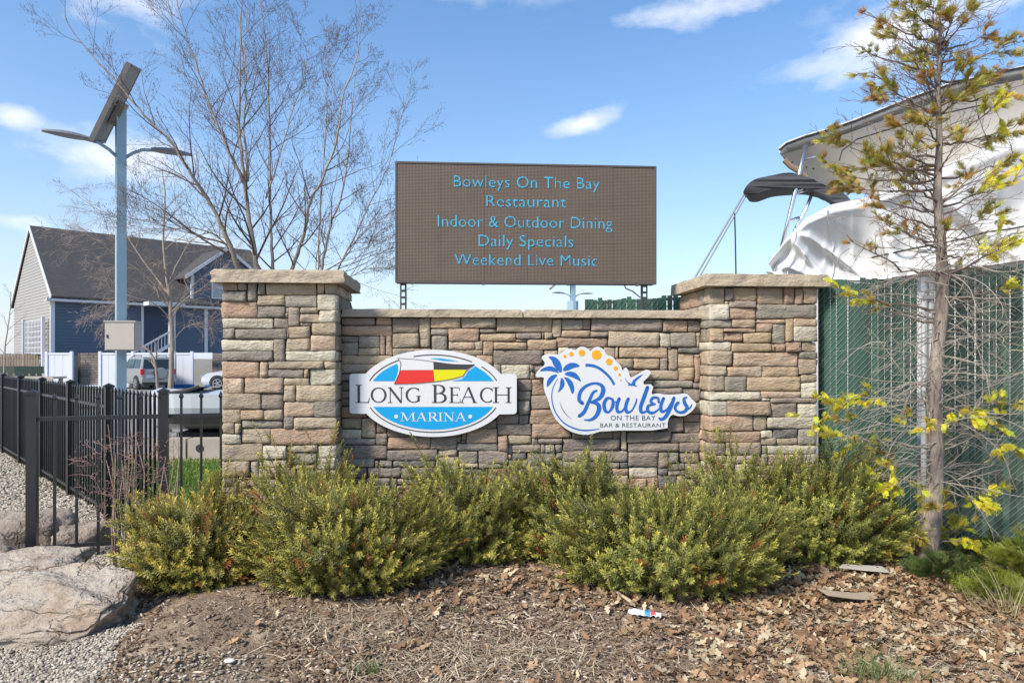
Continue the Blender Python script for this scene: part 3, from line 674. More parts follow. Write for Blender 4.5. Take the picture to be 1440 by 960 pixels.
for fr in ([(172, 122), (225, 120), (268, 150), (290, 205), (287, 258), (250, 232), (218, 190), (205, 150)], [(100, 244), (140, 210), (195, 196), (240, 215), (272, 262), (225, 242), (160, 236)],
           [(258, 268), (215, 266), (175, 300), (164, 340), (168, 374), (205, 330), (235, 292)], [(287, 285), (312, 325), (306, 370), (250, 422), (272, 370), (274, 320)],
           [(300, 282), (355, 300), (385, 345), (390, 400), (372, 432), (350, 372), (322, 315)], [(300, 264), (345, 240), (395, 248), (430, 285), (448, 330), (400, 300), (350, 282)],
           [(292, 242), (308, 200), (350, 172), (400, 172), (442, 202), (385, 212), (335, 236)]):
    m_ = MB(); pr.poly(m_, chaikin(fr, 1), L1); m_.build('palm_frond', m_royal, bs)
m_ = MB(); pr.ribbon(m_, [(256, 298, 3), (218, 370, 6), (206, 460, 8), (236, 570, 10), (310, 662, 11), (420, 712, 12), (510, 718, 11), (592, 706, 6)], L1, cap=False); m_.build('palm_trunk_line', m_royal, bs)
m_ = MB(); pr.ribbon(m_, [(270, 485, 1), (292, 545, 5), (330, 598, 5), (372, 630, 1)], L1, cap=False); m_.build('shading_line', m_char, bs)
m_ = MB(); pr.ribbon(m_, [(480, 191, 24), (540, 196, 23), (600, 222, 22), (655, 268, 21), (690, 310, 20), (713, 350, 19)], L1, cap=False); m_.build('blue_arc', m_royal, bs)
for (x, y, r_) in ((312, 120, 13), (364, 102, 19), (450, 92, 27), (570, 108, 40), (671, 164, 27), (725, 217, 18), (755, 268, 12), (765, 313, 6)):
    m_ = MB(); pr.disc(m_, x, y, r_, L1, 26); m_.build('orange_dot', m_orange, bs)
m_ = MB(); pr.poly(m_, [(800, 285), (812, 318), (850, 343), (866, 312), (905, 282), (952, 260), (910, 300), (884, 326), (882, 350), (902, 367), (862, 358), (818, 356), (832, 345), (806, 318)], L1); m_.build('gull', m_royal, bs)
# ------------------------------------------------------------------ LED message board
PDp = .55
ta, za = S(556.3, 394, PDp); tb, zb = S(922.5, 224, PDp); z0p, z1p = 2.32, 3.445
tm = (ta + tb) / 2
led = thing('message_board', 'brown LED message board above the wall with five lines of teal text', 'message board', O + U * tm + VV * PDp, TH)
hw = (tb - ta) / 2
m_ledhouse = mat('led_housing', (.09, .08, .075), .6, var=.15)
m_led = bpy.data.materials.new('led_face'); m_led.use_nodes = True; t = m_led.node_tree; b = t.nodes['Principled BSDF']; b.inputs['Roughness'].default_value = .75
txn = t.nodes.new('ShaderNodeTexCoord'); sp = t.nodes.new('ShaderNodeSeparateXYZ'); t.links.new(txn.outputs['Object'], sp.inputs[0])
fx = M('PINGPONG', M('MULTIPLY', sp.outputs[0], 1 / .0135, tree=t), .5, tree=t); fz = M('PINGPONG', M('MULTIPLY', sp.outputs[2], 1 / .0135, tree=t), .5, tree=t)
dd = M('MULTIPLY', M('SUBTRACT', M('MULTIPLY', M('MINIMUM', fx, fz, tree=t), 2, tree=t), .22, tree=t), 2.2, tree=t, clamp=True)
nn = t.nodes.new('ShaderNodeTexNoise'); nn.inputs['Scale'].default_value = 4; nn.inputs['Detail'].default_value = 3; t.links.new(txn.outputs['Object'], nn.inputs[0])
nn2 = t.nodes.new('ShaderNodeTexNoise'); nn2.inputs['Scale'].default_value = 90; t.links.new(txn.outputs['Object'], nn2.inputs[0])
mxx = t.nodes.new('ShaderNodeMix'); mxx.data_type = 'RGBA'; mxx.inputs[6].default_value = (.05, .038, .03, 1); mxx.inputs[7].default_value = (.27, .205, .155, 1)
t.links.new(M('MULTIPLY', dd, M('ADD', .35, M('ADD', M('MULTIPLY', nn.outputs[0], .55, tree=t), M('MULTIPLY', nn2.outputs[0], .6, tree=t), tree=t), tree=t), tree=t), mxx.inputs[0]); t.links.new(mxx.outputs[2], b.inputs['Base Color'])
MB().box((-hw, .006, z0p), (hw, .16, z1p)).build('cabinet', m_ledhouse, led)
fr = MB()
for a, b_ in (((-hw - .004, -.006, z0p - .004), (hw + .004, .02, z0p + .012)), ((-hw - .004, -.006, z1p - .012), (hw + .004, .02, z1p + .004))): fr.box(a, b_)
for a, b_ in (((-hw - .004, -.006, z0p + .012), (-hw + .010, .02, z1p - .012)), ((hw - .010, -.006, z0p + .012), (hw + .004, .02, z1p - .012))): fr.box(a, b_)
fr.build('bezel', m_ledhouse, led)
npn = 6
for i in range(npn):
    for j in range(3):
        x0 = -hw + .010 + (2 * hw - .020) * i / npn; x1 = -hw + .010 + (2 * hw - .020) * (i + 1) / npn; za_ = z0p + .012 + (z1p - z0p - .024) * j / 3; zb_ = z0p + .012 + (z1p - z0p - .024) * (j + 1) / 3
        MB().box((x0 + .0006, rng.uniform(-.001, .001), za_ + .0006), (x1 - .0006, .0065, zb_ - .0006)).build('led_module', m_led, led)
m_ledtxt = bpy.data.materials.new('led_text'); m_ledtxt.use_nodes = True; b = m_ledtxt.node_tree.nodes['Principled BSDF']
b.inputs['Base Color'].default_value = (.04, .20, .30, 1); b.inputs['Emission Color'].default_value = (.045, .29, .46, 1); b.inputs['Emission Strength'].default_value = .5
pitch = .0066
for txt, x0, x1, yc in (('Bowleys On The Bay', 638, 843, 245), ('Restaurant', 684, 796, 273), ('Indoor & Outdoor Dining', 616, 861, 301), ('Daily Specials', 673, 806, 328.5), ('Weekend Live Music', 639, 840, 355)):
    v, tr = font_tris(txt, 1.03, -.010); capv, _ = font_tris('B')
    ch = capv[:, 1].max(); a0, b0 = v[:, 0].min(), v[:, 0].max()
    X0, Zb = S(x0, yc + 17.5, PDp); X1, Zt = S(x1, yc, PDp); X0 -= tm; X1 -= tm
    sx = (X1 - X0) / (b0 - a0); sz = (16 * 6.6 / 1000) / ch; zbase = Zb
    vv = np.stack([X0 + (v[:, 0] - a0) * sx, zbase + v[:, 1] * sz], 1)
    cells = set()
    for q in tr:
        A, B_, C_ = vv[q]; lo = np.floor(np.minimum(np.minimum(A, B_), C_) / pitch).astype(int) - 1; hi = np.ceil(np.maximum(np.maximum(A, B_), C_) / pitch).astype(int) + 1
        det = (B_[1] - C_[1]) * (A[0] - C_[0]) + (C_[0] - B_[0]) * (A[1] - C_[1])
        if abs(det) < 1e-12: continue
        for i in range(lo[0], hi[0]):
            for j in range(lo[1], hi[1]):
                px_, pz_ = (i + .5) * pitch, (j + .5) * pitch
                l1 = ((B_[1] - C_[1]) * (px_ - C_[0]) + (C_[0] - B_[0]) * (pz_ - C_[1])) / det; l2 = ((C_[1] - A[1]) * (px_ - C_[0]) + (A[0] - C_[0]) * (pz_ - C_[1])) / det
                if l1 >= 0 and l2 >= 0 and l1 + l2 <= 1: cells.add((i, j))
    # one part per character: the lit columns fall apart at the empty columns between characters
    cols_ = sorted({i for i, _ in cells}); runs = [[cols_[0]]]
    for c0, c1 in zip(cols_, cols_[1:]):
        if c1 - c0 > 1: runs.append([])
        runs[-1].append(c1)
    for rn in runs:
        m_ = MB(); rs = set(rn)
        for (i, j) in sorted(cells):
            if i not in rs: continue
            cx, cz = (i + .5) * pitch, (j + .5) * pitch; r_ = .0030
            m_.box((cx - r_, -.0045, cz - r_), (cx + r_, -.0008, cz + r_))
        m_.build('lit_character', m_ledtxt, led)['kind'] = 'stuff'
for px_ in (567, 906.5):
    x = S(px_, 415, PDp + .05)[0] - tm; m_ = MB(); y = .05
    # slotted steel channel
    for s_ in (-1, 1): m_.box((x + s_ * .022 - .007, y, 2.045), (x + s_ * .022 + .007, y + .006, 2.40)); m_.box((x + s_ * .027 - .003, y + .006, 2.045), (x + s_ * .027 + .003, y + .04, 2.40))
    z = 2.047
    while z < 2.39: m_.box((x - .015, y + .001, z), (x + .015, y + .0055, z + .022)); z += .062
    m_.build('post', mat('dark_channel', (.07, .07, .072), .5, metal=.4) if px_ < 600 else bpy.data.materials['dark_channel'], led)
m_ = MB(); a = Vector((S(880, 397, PDp)[0] - tm, .08, 2.325)); m_.tube([a, a + Vector((.02, 0, -.04)), a + Vector((.09, 0, -.07)), a + Vector((.155, -.02, -.13))], .006, 6); m_.build('cable', m_rubber, led)
for px_ in (579, 680, 800, 897):
    x = S(px_, 395, PDp)[0] - tm; MB().box((x - .012, .02, z0p - .018), (x + .012, .05, z0p - .0045)).build('bracket', m_galv, led)
MB().box((-60, -30, -.15), (60, 3.05, -.03)).build('bounce_road', mat('bounce_concrete', (.55, .51, .45), .9, var=.12, vscale=1.5, bump=.002, bscale=90))['kind'] = 'structure'  # unseen road, added and kept pale to bounce light onto the wall
# ------------------------------------------------------------------ iron fence
def post_mb(h, wd=.072):
    m_ = MB(); a = wd / 2
    m_.box((-a, -a, -.1), (a, a, h - .03)); m_.box((-a - .008, -a - .008, h - .03), (a + .008, a + .008, h - .012))
    k = len(m_.v); b = a + .004
    m_.v += [(-b, -b, h - .012), (b, -b, h - .012), (b, b, h - .012), (-b, b, h - .012), (0, 0, h + .012)]
    for i in range(4): m_.face((k + i, k + (i + 1) % 4, k + 4))
    return m_
def picket_mb(z0, z1, wd=.019):
    a = wd / 2; m_ = MB(); m_.box((-a, -a, z0), (a, a, z1 - .06)); k = len(m_.v)
    zz = [z1 - .062, z1 - .045, z1]; ww = [a * 1.05, a * 2.1, .001]
    for z, q in zip(zz, ww): m_.v += [(-q, -q * .6, z), (q, -q * .6, z), (q, q * .6, z), (-q, q * .6, z)]
    for r_ in range(2):
        for i in range(4): m_.face((k + 4 * r_ + i, k + 4 * r_ + (i + 1) % 4, k + 4 * r_ + 4 + (i + 1) % 4, k + 4 * r_ + 4 + i))
    return m_
m_iron = mat('black_iron', (.024, .024, .025), .33, var=.3, vscale=8, bump=.0006, bscale=160)
def iron_fence(label, a, b, spacing, posts, gap, parent_posts=True, top=1.335, skip_last=False):
    a, b = Vector(a), Vector(b); L = (b - a).length; rz = math.atan2((b - a).y, (b - a).x)
    f = thing('iron_fence', label, 'fence', a, rz, 'black iron fence runs')
    pm = pk_ = None
    n = int(round(L / spacing))
    for x in posts:
        if pm is None: o_ = post_mb(1.355).build('post', m_iron, f); pm = o_.data
        else: o_ = link('post', pm, f)
        o_.location = (x, 0, 0)
    pmx = sorted(posts)
    for i in range(1, n + (0 if skip_last else 1)):
        x = i * spacing
        if any(abs(x - q) < .05 for q in posts): continue
        if pk_ is None: o_ = picket_mb(.03, top).build('picket', m_iron, f); pk_ = o_.data
        else: o_ = link('picket', pk_, f)
        o_.location = (x, 0, 0)
    for z in (.115, 1.13):
        for q0, q1 in zip(pmx, pmx[1:] + ([L] if L - pmx[-1] > .1 else [])):
            m_ = MB(); m_.box((q0 + .036, -.0165, z - .016), (q1 - (.036 if q1 < L else 0), .0165, z + .016)).build('rail', m_iron, f)
    return f
fa = Vector((-3.765, 5.58, 0))
iron_fence('short near run of black iron fence from the boulders to the left pillar', fa, Vector((-2.47, 6.02, 0)) , .1525, [0, .935], .0)
fl = FC + Vector((-.03, .06, 0))
iron_fence('long black iron fence running away from the sapling beside the gravel bed', fl, fl + FD * 12.4, .122, [1.72 * i for i in range(1, 8)], 0)
# ------------------------------------------------------------------ solar street lamp
m_pole = mat('pale_blue_steel', (.30, .43, .50), .5, metal=.1, var=.1)
m_poleside = m_pole
m_lamp = mat('lamp_housing', (.25, .26, .26), .5, metal=.3, var=.15)
m_dk = mat('panel_underside', (.22, .20, .18), .7, var=.3, vscale=10)
m_boxm = mat('beige_enclosure', (.46, .41, .36), .6, var=.06)
def street_lamp(label, base, top, arm, rz, cat='street lamp', mid=True, wpole=.195, parts_detail=True):
    f = thing('street_lamp', label, cat, base, rz, 'solar street lamps')
    a = wpole / 2
    MB().box((-a, -a, 0), (a, a, top)).build('pole', m_pole, f)
    MB().box((-a * 2, -a * 2, 0), (a * 2, a * 2, .03)).build('base_plate', m_pole, f)
    for s_ in (-1, 1):
        z = top - .95
        m_ = MB(); m_.tube([(s_ * a * .8, 0, z), (s_ * (a + .12), 0, z + .12), (s_ * (a + .30), 0, z + .22), (s_ * (a + .55), 0, z + .25)], .032, 8); am = m_.build('arm', m_pole, f, smooth=True)
        m_ = MB(); x0, x1 = s_ * (a + .45), s_ * (a + arm)
        rings = []
        for i in range(9):
            u = i / 8; x = x0 + (x1 - x0) * u; hwid = .04 + .11 * math.sin(math.pi * min(1, u * .9 + .12)) ** .8; ht = .030 + .035 * math.sin(math.pi * min(1, u + .05))
            zc = z + .25 + .02 * u
            rings.append([(x, -hwid, zc), (x, -hwid * .6, zc + ht), (x, hwid * .6, zc + ht), (x, hwid, zc), (x, hwid * .5, zc - ht * .5), (x, -hwid * .5, zc - ht * .5)])
        k = len(m_.v)
        for r_ in rings: m_.v += r_
        for i in range(8):
            for j in range(6): q = k + i * 6 + j; q2 = k + i * 6 + (j + 1) % 6; m_.face((q, q2, q2 + 6, q + 6))
        m_.face([k + j for j in range(6)][::-1]); m_.face([k + 48 + j for j in range(6)])
        m_.build('lamp_head', m_lamp, am)
    return f
LB = P(170, 505, 14); LB.z = 0
lamp = street_lamp('tall pale blue solar street lamp with two arms and a beige box', LB, 6.52, 1.22, math.atan2(1.4, 1.8) , wpole=.175)
def sp_panel(parent, c, ax, bx, ln, wd, th=.05):
    ax = Vector(ax).normalized(); bx = Vector(bx); bx = (bx - ax * bx.dot(ax)).normalized(); n = ax.cross(bx)
    inv = Matrix.Rotation(-parent.rotation_euler.z, 3, 'Z')
    ax, bx, n = inv @ ax, inv @ bx, inv @ n
    o_ = MB().obox(c, ax * ln / 2, bx * wd / 2, n * th / 2).build('solar_panel', mat('solar_cells', (.02, .03, .07), .15) if 'solar_cells' not in bpy.data.materials else bpy.data.materials['solar_cells'], parent)
    m_ = MB()
    s_ = -1 if (Matrix.Rotation(parent.rotation_euler.z, 3, 'Z') @ n).z > 0 else 1
    for e in (-1, 1):
        m_.obox(Vector(c) + bx * e * wd / 2, ax * ln / 2 * 1.01, bx * .02, n * (th / 2 + .02)); m_.obox(Vector(c) + ax * e * ln / 2, bx * wd / 2, ax * .02, n * (th / 2 + .018))
    for e in (-.5, 0, .5): m_.obox(Vector(c) + ax * e * ln + n * s_ * .04, bx * wd / 2 * .9, ax * .02, n * .02)
    m_.build('panel_frame', m_dk, o_); MB().obox(Vector(c) + n * s_ * (th / 2 + .006), ax * ln / 2 * .98, bx * wd / 2 * .98, n * .004).build('back_sheet', m_dk, o_)
    MB().obox(Vector(c) + n * s_ * .12 - ax * .15, ax * .24, bx * .15, n * .07).build('battery_case', m_dk, o_)
    return n * s_
cpt = P(162.5, 146, 13.95) - LB
cl_ = Matrix.Rotation(-lamp.rotation_euler.z, 3, 'Z') @ cpt
sp_panel(lamp, cl_, (.50, -.1, .87), (-.40, 1, .10), 1.62, .95)
MB().bar((0, 0, 6.5), cl_, .09, .09).build('panel_bracket', m_pole, lamp)
bxc = P(173, 473, 13.7) - LB; bxc = Matrix.Rotation(-lamp.rotation_euler.z, 3, 'Z') @ Vector((bxc.x, bxc.y, bxc.z))
rr = Matrix.Rotation(-lamp.rotation_euler.z - .52 + .62, 3, 'Z')
ex, ey = rr @ Vector((1, 0, 0)), rr @ Vector((0, 1, 0))
eb = MB().obox(bxc, ex * .275, ey * .13, Vector((0, 0, .27))).build('enclosure', m_boxm, lamp)
MB().obox(bxc - ey * .135 + Vector((0, 0, .0)), ex * .262, ey * .012, Vector((0, 0, .25))).build('door', m_boxm, eb)
MB().obox(bxc + Vector((0, 0, .285)), ex * .29, ey * .15, Vector((0, 0, .012))).build('lid', m_boxm, eb)
MB().obox(bxc - ey * .152 + ex * -.22, ex * .012, ey * .01, Vector((0, 0, .03))).build('latch', m_black, eb)
lb2 = P(805.5, 505, 46); lb2.z = 0
lamp2 = street_lamp('small distant solar street lamp seen just above the stone wall', lb2, 6.55, 1.22, .25, wpole=.30)
MB().cyl((0, 0, 3.0), (0, 0, 5.35), .36, .36, 12).build('pole_collar', m_pole, lamp2)
sp_panel(lamp2, Vector((-.75, 0, 6.75)), (.75, 0, .62), (0, 1, .1), 1.9, .9)
# ------------------------------------------------------------------ house
m_siding = mat('blue_siding', (.085, .118, .17), .6, var=.08, vscale=1)
m_siding2 = mat('tan_siding', (.34, .32, .29), .6, var=.06, vscale=1)
m_trim = mat('white_trim', (.62, .63, .65), .5, var=.03)
m_roof = mat('roof_shingles', (.062, .060, .060), .95, var=.45, vscale=3, bump=.01, bscale=9, stretch=(1, 1, 2.5))
m_glass = mat('window_glass', (.32, .36, .38), .15, var=.1)
m_vinyl = mat('white_vinyl', (.60, .62, .66), .45, var=.03)
m_stonefar = mat('far_ledgestone', (.20, .175, .155), .9, var=.5, vscale=2.2, bump=.02, bscale=8, stretch=(1, 1, 4), obj_random=.2)
m_conc = mat('grey_concrete', (.30, .29, .275), .9, var=.2, vscale=2)
HP = Vector((-27.2, 42, 0)); HR = R(45); HL = 14.2; HWd = 10.4; EZ = 5.17; RZ = 9.9
house = thing('house', 'blue sided house with dark shingle roof behind the white vinyl fence', 'house', HP, HR)
def clap(mb, x0, x1, z0, z1, y, pitch=.19, dirn='x', prof=None):
    """lapped boards; plane at depth y; dirn picks which axis the boards run along"""
    z = z0
    while z < z1 - .01:
        zt = min(z + pitch, z1)
        a, b = (x0, x1) if prof is None else prof((z + zt) / 2)
        if b - a > .05:
            if dirn == 'x': mb.hexa([(a, y - .045, z), (b, y - .045, z), (b, y + .03, z), (a, y + .03, z), (a, y - .006, zt), (b, y - .006, zt), (b, y + .03, zt), (a, y + .03, zt)])
            else: mb.hexa([(y - .028, a, z), (y - .028, b, z), (y + .03, b, z), (y + .03, a, z), (y - .006, a, zt), (y - .006, b, zt), (y + .03, b, zt), (y + .03, a, zt)])
        z = zt
MB().box((.1, .1, 0), (HL - .1, HWd - .1, EZ - .1)).build('structure_core', m_conc, house)
# front face: left wall (to the porch), porch recess, right wall
PX0, PX1 = 5.0, 6.9
m_ = MB(); clap(m_, .12, PX0, 1.9, EZ - .12, 0); tag(m_.build('siding', m_siding, house), kind='stuff')
m_ = MB(); clap(m_, PX1, HL, 1.9, EZ - .12, 0); tag(m_.build('siding', m_siding, house), kind='stuff')
m_ = MB(); clap(m_, 0, HWd, 1.9, RZ, 0, dirn='y', prof=lambda z: (0.05, HWd - .05) if z < EZ else (HWd / 2 * (z - EZ) / (RZ - EZ), HWd - HWd / 2 * (z - EZ) / (RZ - EZ)))
tag(m_.build('gable_siding', m_siding2, house), kind='stuff')
m_ = MB(); m_.prism([(0, EZ), (HWd / 2, RZ - .05), (HWd, EZ)], lambda x, y, d: (d, x, y), .05, HL - .05); m_.build('gable', m_siding2, house)
m_ = MB(); m_.box((-.06, -.06, 1.8), (.16, .10, EZ - .1)); m_.build('corner_board', m_trim, house)
for x in (PX0 - .08, PX1 - .02): MB().box((x, -.06, 1.8), (x + .14, .08, EZ - .1)).build('corner_board', m_trim, house)
MB().box((8.9, -.09, 1.8), (9.1, -.03, EZ - .1)).build('corner_board', m_trim, house)
MB().box((-.35, -.50, EZ - .14), (HL + .3, -.36, EZ + .02)).build('gutter', m_trim, house)
MB().box((-.35, -.36, EZ - .16), (HL + .3, .1, EZ - .12)).build('soffit', m_trim, house)
m_ = MB(); sl_ = (RZ - EZ) / (HWd / 2); ov = .5
m_.hexa([(-.10, -ov, EZ - .02), (HL + .35, -ov, EZ - .02), (HL + .35, HWd / 2, RZ + .12), (-.10, HWd / 2, RZ + .12), (-.10, -ov, EZ + .14), (HL + .35, -ov, EZ + .14), (HL + .35, HWd / 2, RZ + .28), (-.10, HWd / 2, RZ + .28)])
m_.build('roof', m_roof, house)
m_ = MB(); m_.hexa([(-.10, HWd / 2, RZ + .12), (HL + .35, HWd / 2, RZ + .12), (HL + .35, HWd + ov, EZ - .02), (-.10, HWd + ov, EZ - .02), (-.10, HWd / 2, RZ + .28), (HL + .35, HWd / 2, RZ + .28), (HL + .35, HWd + ov, EZ + .14), (-.10, HWd + ov, EZ + .14)])
m_.build('roof', m_roof, house)
for x in (-.16, HL + .35):
    m_ = MB(); m_.hexa([(x, -ov, EZ - .10), (x + .06, -ov, EZ - .10), (x + .06, HWd / 2, RZ + .04), (x, HWd / 2, RZ + .04), (x, -ov, EZ + .16), (x + .06, -ov, EZ + .16), (x + .06, HWd / 2, RZ + .30), (x, HWd / 2, RZ + .30)]).build('rake_board', m_trim, house)
    m_ = MB(); m_.hexa([(x, HWd + ov, EZ - .10), (x, HWd / 2, RZ + .04), (x + .06, HWd / 2, RZ + .04), (x + .06, HWd + ov, EZ - .10), (x, HWd + ov, EZ + .16), (x, HWd / 2, RZ + .30), (x + .06, HWd / 2, RZ + .30), (x + .06, HWd + ov, EZ + .16)]).build('rake_board', m_trim, house)
# porch: recess shade painted as a dark flush wall, post, stair with balusters
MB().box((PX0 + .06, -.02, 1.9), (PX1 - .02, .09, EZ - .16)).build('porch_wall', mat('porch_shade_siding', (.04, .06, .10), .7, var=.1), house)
MB().box((PX0 + 1.2, -1.3, 1.9), (PX0 + 1.42, -1.08, EZ - .15)).build('porch_post', m_trim, house)
MB().box((PX0 - .1, -1.5, EZ - .18), (PX1 + .2, -.5, EZ + .06)).build('porch_beam', m_trim, house)
st = MB(); a0, b0 = Vector((PX0 - 1.4, -1.35, 1.75)), Vector((PX0 + 1.2, -1.35, 3.35))
MB().bar(a0, b0, .07, .10).build('hand_rail', m_trim, house); MB().bar(a0 - Vector((0, 0, .85)), b0 - Vector((0, 0, .85)), .07, .2).build('stringer', m_trim, house)
for i in range(13):
    p = a0.lerp(b0, (i + .5) / 13); MB().box((p.x - .025, p.y - .02, p.z - .82), (p.x + .025, p.y + .02, p.z - .04)).build('baluster', m_trim, house)
# dormer with gable and window
DX0, DX1 = 8.0, 12.8; dz0, dz1, dpk = EZ + .05, 7.35, 9.15; dcx = (DX0 + DX1) / 2
do = MB(); clap(do, DX0 + .1, DX1 - .1, dz0, dpk - .1, -.05, prof=lambda z: (DX0 + .1, DX1 - .1) if z < dz1 else (DX0 + (dcx - DX0) * (z - dz1) / (dpk - dz1) + .05, DX1 - (DX1 - dcx) * (z - dz1) / (dpk - dz1) - .05))
dorm = do.build('dormer', m_siding, house); dorm['kind'] = 'stuff'
m_ = MB(); m_.prism([(DX0 + .1, dz0), (DX1 - .1, dz0), (DX1 - .1, dz1), (dcx, dpk), (DX0 + .1, dz1)], lambda x, y, d: (x, d, y), 0, 4.2); m_.build('dormer_side', m_siding, dorm)
for x in (DX0, DX1 - .16): MB().box((x, -.10, dz0), (x + .16, .02, dz1)).build('corner_board', m_trim, dorm)
for sgn, xa in ((1, DX0 - .45), (-1, DX1 + .45)):
    za = dz1 - .35
    m_ = MB(); m_.hexa([(xa, -.35, za), (dcx, -.35, dpk + .05), (dcx, 4.6, dpk + .05), (xa, 4.6, za), (xa, -.35, za + .14), (dcx, -.35, dpk + .19), (dcx, 4.6, dpk + .19), (xa, 4.6, za + .14)]); m_.build('dormer_roof', m_roof, dorm)
    m_ = MB(); m_.hexa([(xa, -.42, za - .08), (dcx, -.42, dpk - .03), (dcx, -.355, dpk - .03), (xa, -.355, za - .08), (xa, -.42, za + .17), (dcx, -.42, dpk + .22), (dcx, -.355, dpk + .22), (xa, -.355, za + .17)]); m_.build('rake_board', m_trim, dorm)
def window(parent, x0, x1, z0, z1, y):
    fr_ = MB(); e = .09
    for a, b in (((x0, z0), (x1, z0 + e)), ((x0, z1 - e), (x1, z1)), ((x0, z0 + e), (x0 + e, z1 - e)), ((x1 - e, z0 + e), (x1, z1 - e)), ((x0 + e, (z0 + z1) / 2 - .03), (x1 - e, (z0 + z1) / 2 + .03))):
        fr_.box((a[0], y - .07, a[1]), (b[0], y + .02, b[1]))
    f_ = fr_.build('window', m_trim, parent)
    MB().box((x0 + e, y - .03, z0 + e), (x1 - e, y, z1 - e)).build('pane', m_glass, f_)
window(house, 9.35, 10.35, 5.75, 7.2, -.09); window(house, 10.4, 11.3, 5.3, 6.3, -.09)
# gable end: lattice panel and little balcony posts
m_ = MB()
for i in range(12): y = .8 + i * .42; MB
lat = thing('lattice_screen', 'white lattice screen standing against the tan gable end of the house', 'lattice', HP, HR)
for i in range(13): m_ = MB().box((-.30, .9 + i * .38, 1.9), (-.27, .98 + i * .38, 4.0)).build('slat', m_trim, lat)
for i in range(7): m_ = MB().box((-.265, .9, 1.95 + i * .33), (-.24, 5.6, 2.03 + i * .33)).build('slat', m_trim, lat)
for y in (.55, 5.7): MB().box((-.38, y, 0), (-.2, y + .2, 4.15)).build('post', m_trim, lat)
bal = thing('deck_frame', 'white deck frame and railing at the far left end of the house', 'deck', HP + Vector((-8.2, 8.2, 0)), HR)
for x, y in ((0, 0), (0, 2.4), (-.0, 4.6)): MB().box((x - .9, y - .1, 0), (x - .72, y + .1, 5.1)).build('post', m_trim, bal)
for z in (2.6, 3.5, 5.0): MB().box((-.88, -.1, z), (-.74, 4.7, z + .14)).build('rail', m_trim, bal)
for i in range(16): MB().box((-.84, .1 + i * .28, 2.74), (-.78, .15 + i * .28, 3.5)).build('baluster', m_trim, bal)
# ------------------------------------------------------------------ white vinyl fence with stone bays
vf = thing('vinyl_fence', 'tall white vinyl fence in front of the blue house', 'fence', (0, 40, 0))
def X(px, Y=40): return (px - 720) * Y / 1000
def vpanel(x0, x1, y=0, h=1.97, nb=None):
    nb = nb or max(1, int((x1 - x0) / .45)); st_ = (x1 - x0) / nb
    for i in range(nb): MB().box((x0 + i * st_ + .006, y - .02, .08), (x0 + (i + 1) * st_ - .006, y + .02, h - .1)).build('board', m_vinyl, vf)
    for z in (.02, h - .12): MB().box((x0, y - .045, z), (x1, y + .045, z + .12)).build('rail', m_vinyl, vf)
def vpost(x, y=0, h=2.05): MB().box((x - .075, y - .075, 0), (x + .075, y + .075, h)).build('post', m_vinyl, vf)
for a, b in ((66, 100), (141, 245), (245, 270)): vpanel(X(a), X(b))
for a in (66, 101, 141, 187, 245, 270): vpost(X(a))
MB().box((X(270), -.04, 1.62), (X(299), .04, 1.97)).build('header_board', m_vinyl, vf)
for a, b in ((104, 138),):
    s_ = thing('stone_bay', 'brown stone panel filling the gap in the white vinyl fence', 'stone panel', (X(a), 40.6, 0))
    for r_ in range(13):
        x = 0
        while x < 1.5:
            ln = rng.uniform(.25, .6); x1 = min(x + ln, 1.55); MB().box((x + .008, rng.uniform(-.02, .02), .15 + r_ * .14 + .008), (x1 - .008, .2, .15 + (r_ + 1) * .14 - .008)).build('stone', m_stonefar, s_); x = x1
    MB().box((-.2, .08, 0), (1.6, .3, 1.97)).build('backing', m_mortar, s_)
    MB().box((-.05, -.15, .06), (1.5, .0, .14)).build('sill', m_trim, s_)
bay = thing('stone_pier', 'brown stone pier of the carport right of the grey opening', 'pier', (X(298, 40.4), 40.4, 0))
for r_ in range(13):
    x = 0
    while x < 1.6:
        ln = rng.uniform(.25, .6); x1 = min(x + ln, 1.65); MB().box((x + .008, rng.uniform(-.02, .02), r_ * .15 + .008), (x1 - .008, .25, (r_ + 1) * .15 - .008)).build('stone', m_stonefar, bay); x = x1
MB().box((.02, .08, 0), (1.64, .4, 1.94)).build('backing', m_mortar, bay)
MB().box((X(262, 42), 41.9, 0), (X(312, 42), 42.1, 1.95)).build('garden_wall', m_conc)
tag(bpy.data.objects['garden_wall'], 'plain grey wall seen through the opening right of the vinyl fence', 'wall')
m_bluep = mat('blue_kerb_paint', (.02, .14, .42), .6, var=.1)
tag(MB().box((X(243, 39.6), 39.45, .01), (X(272, 39.6), 39.75, .20)).build('parking_kerb', m_bluep), 'blue painted kerb at the foot of the white fence panel', 'kerb')
tag(MB().box((X(290, 39.6), 39.45, .01), (X(312, 39.6), 39.75, .17)).build('parking_kerb', m_bluep), 'blue painted kerb in front of the grey carport opening', 'kerb')
vf2 = thing('vinyl_fence', 'short white vinyl fence run receding left of the blue house', 'fence', (X(66), 40, 0), R(180 - 62))
for i in range(14): MB().box((.08 + i * .42, -.02, .08), (.49 + i * .42, .02, 1.95)).build('board', m_vinyl, vf2)
MB().box((0, -.045, 1.93), (6, .045, 2.0)).build('rail', m_vinyl, vf2)
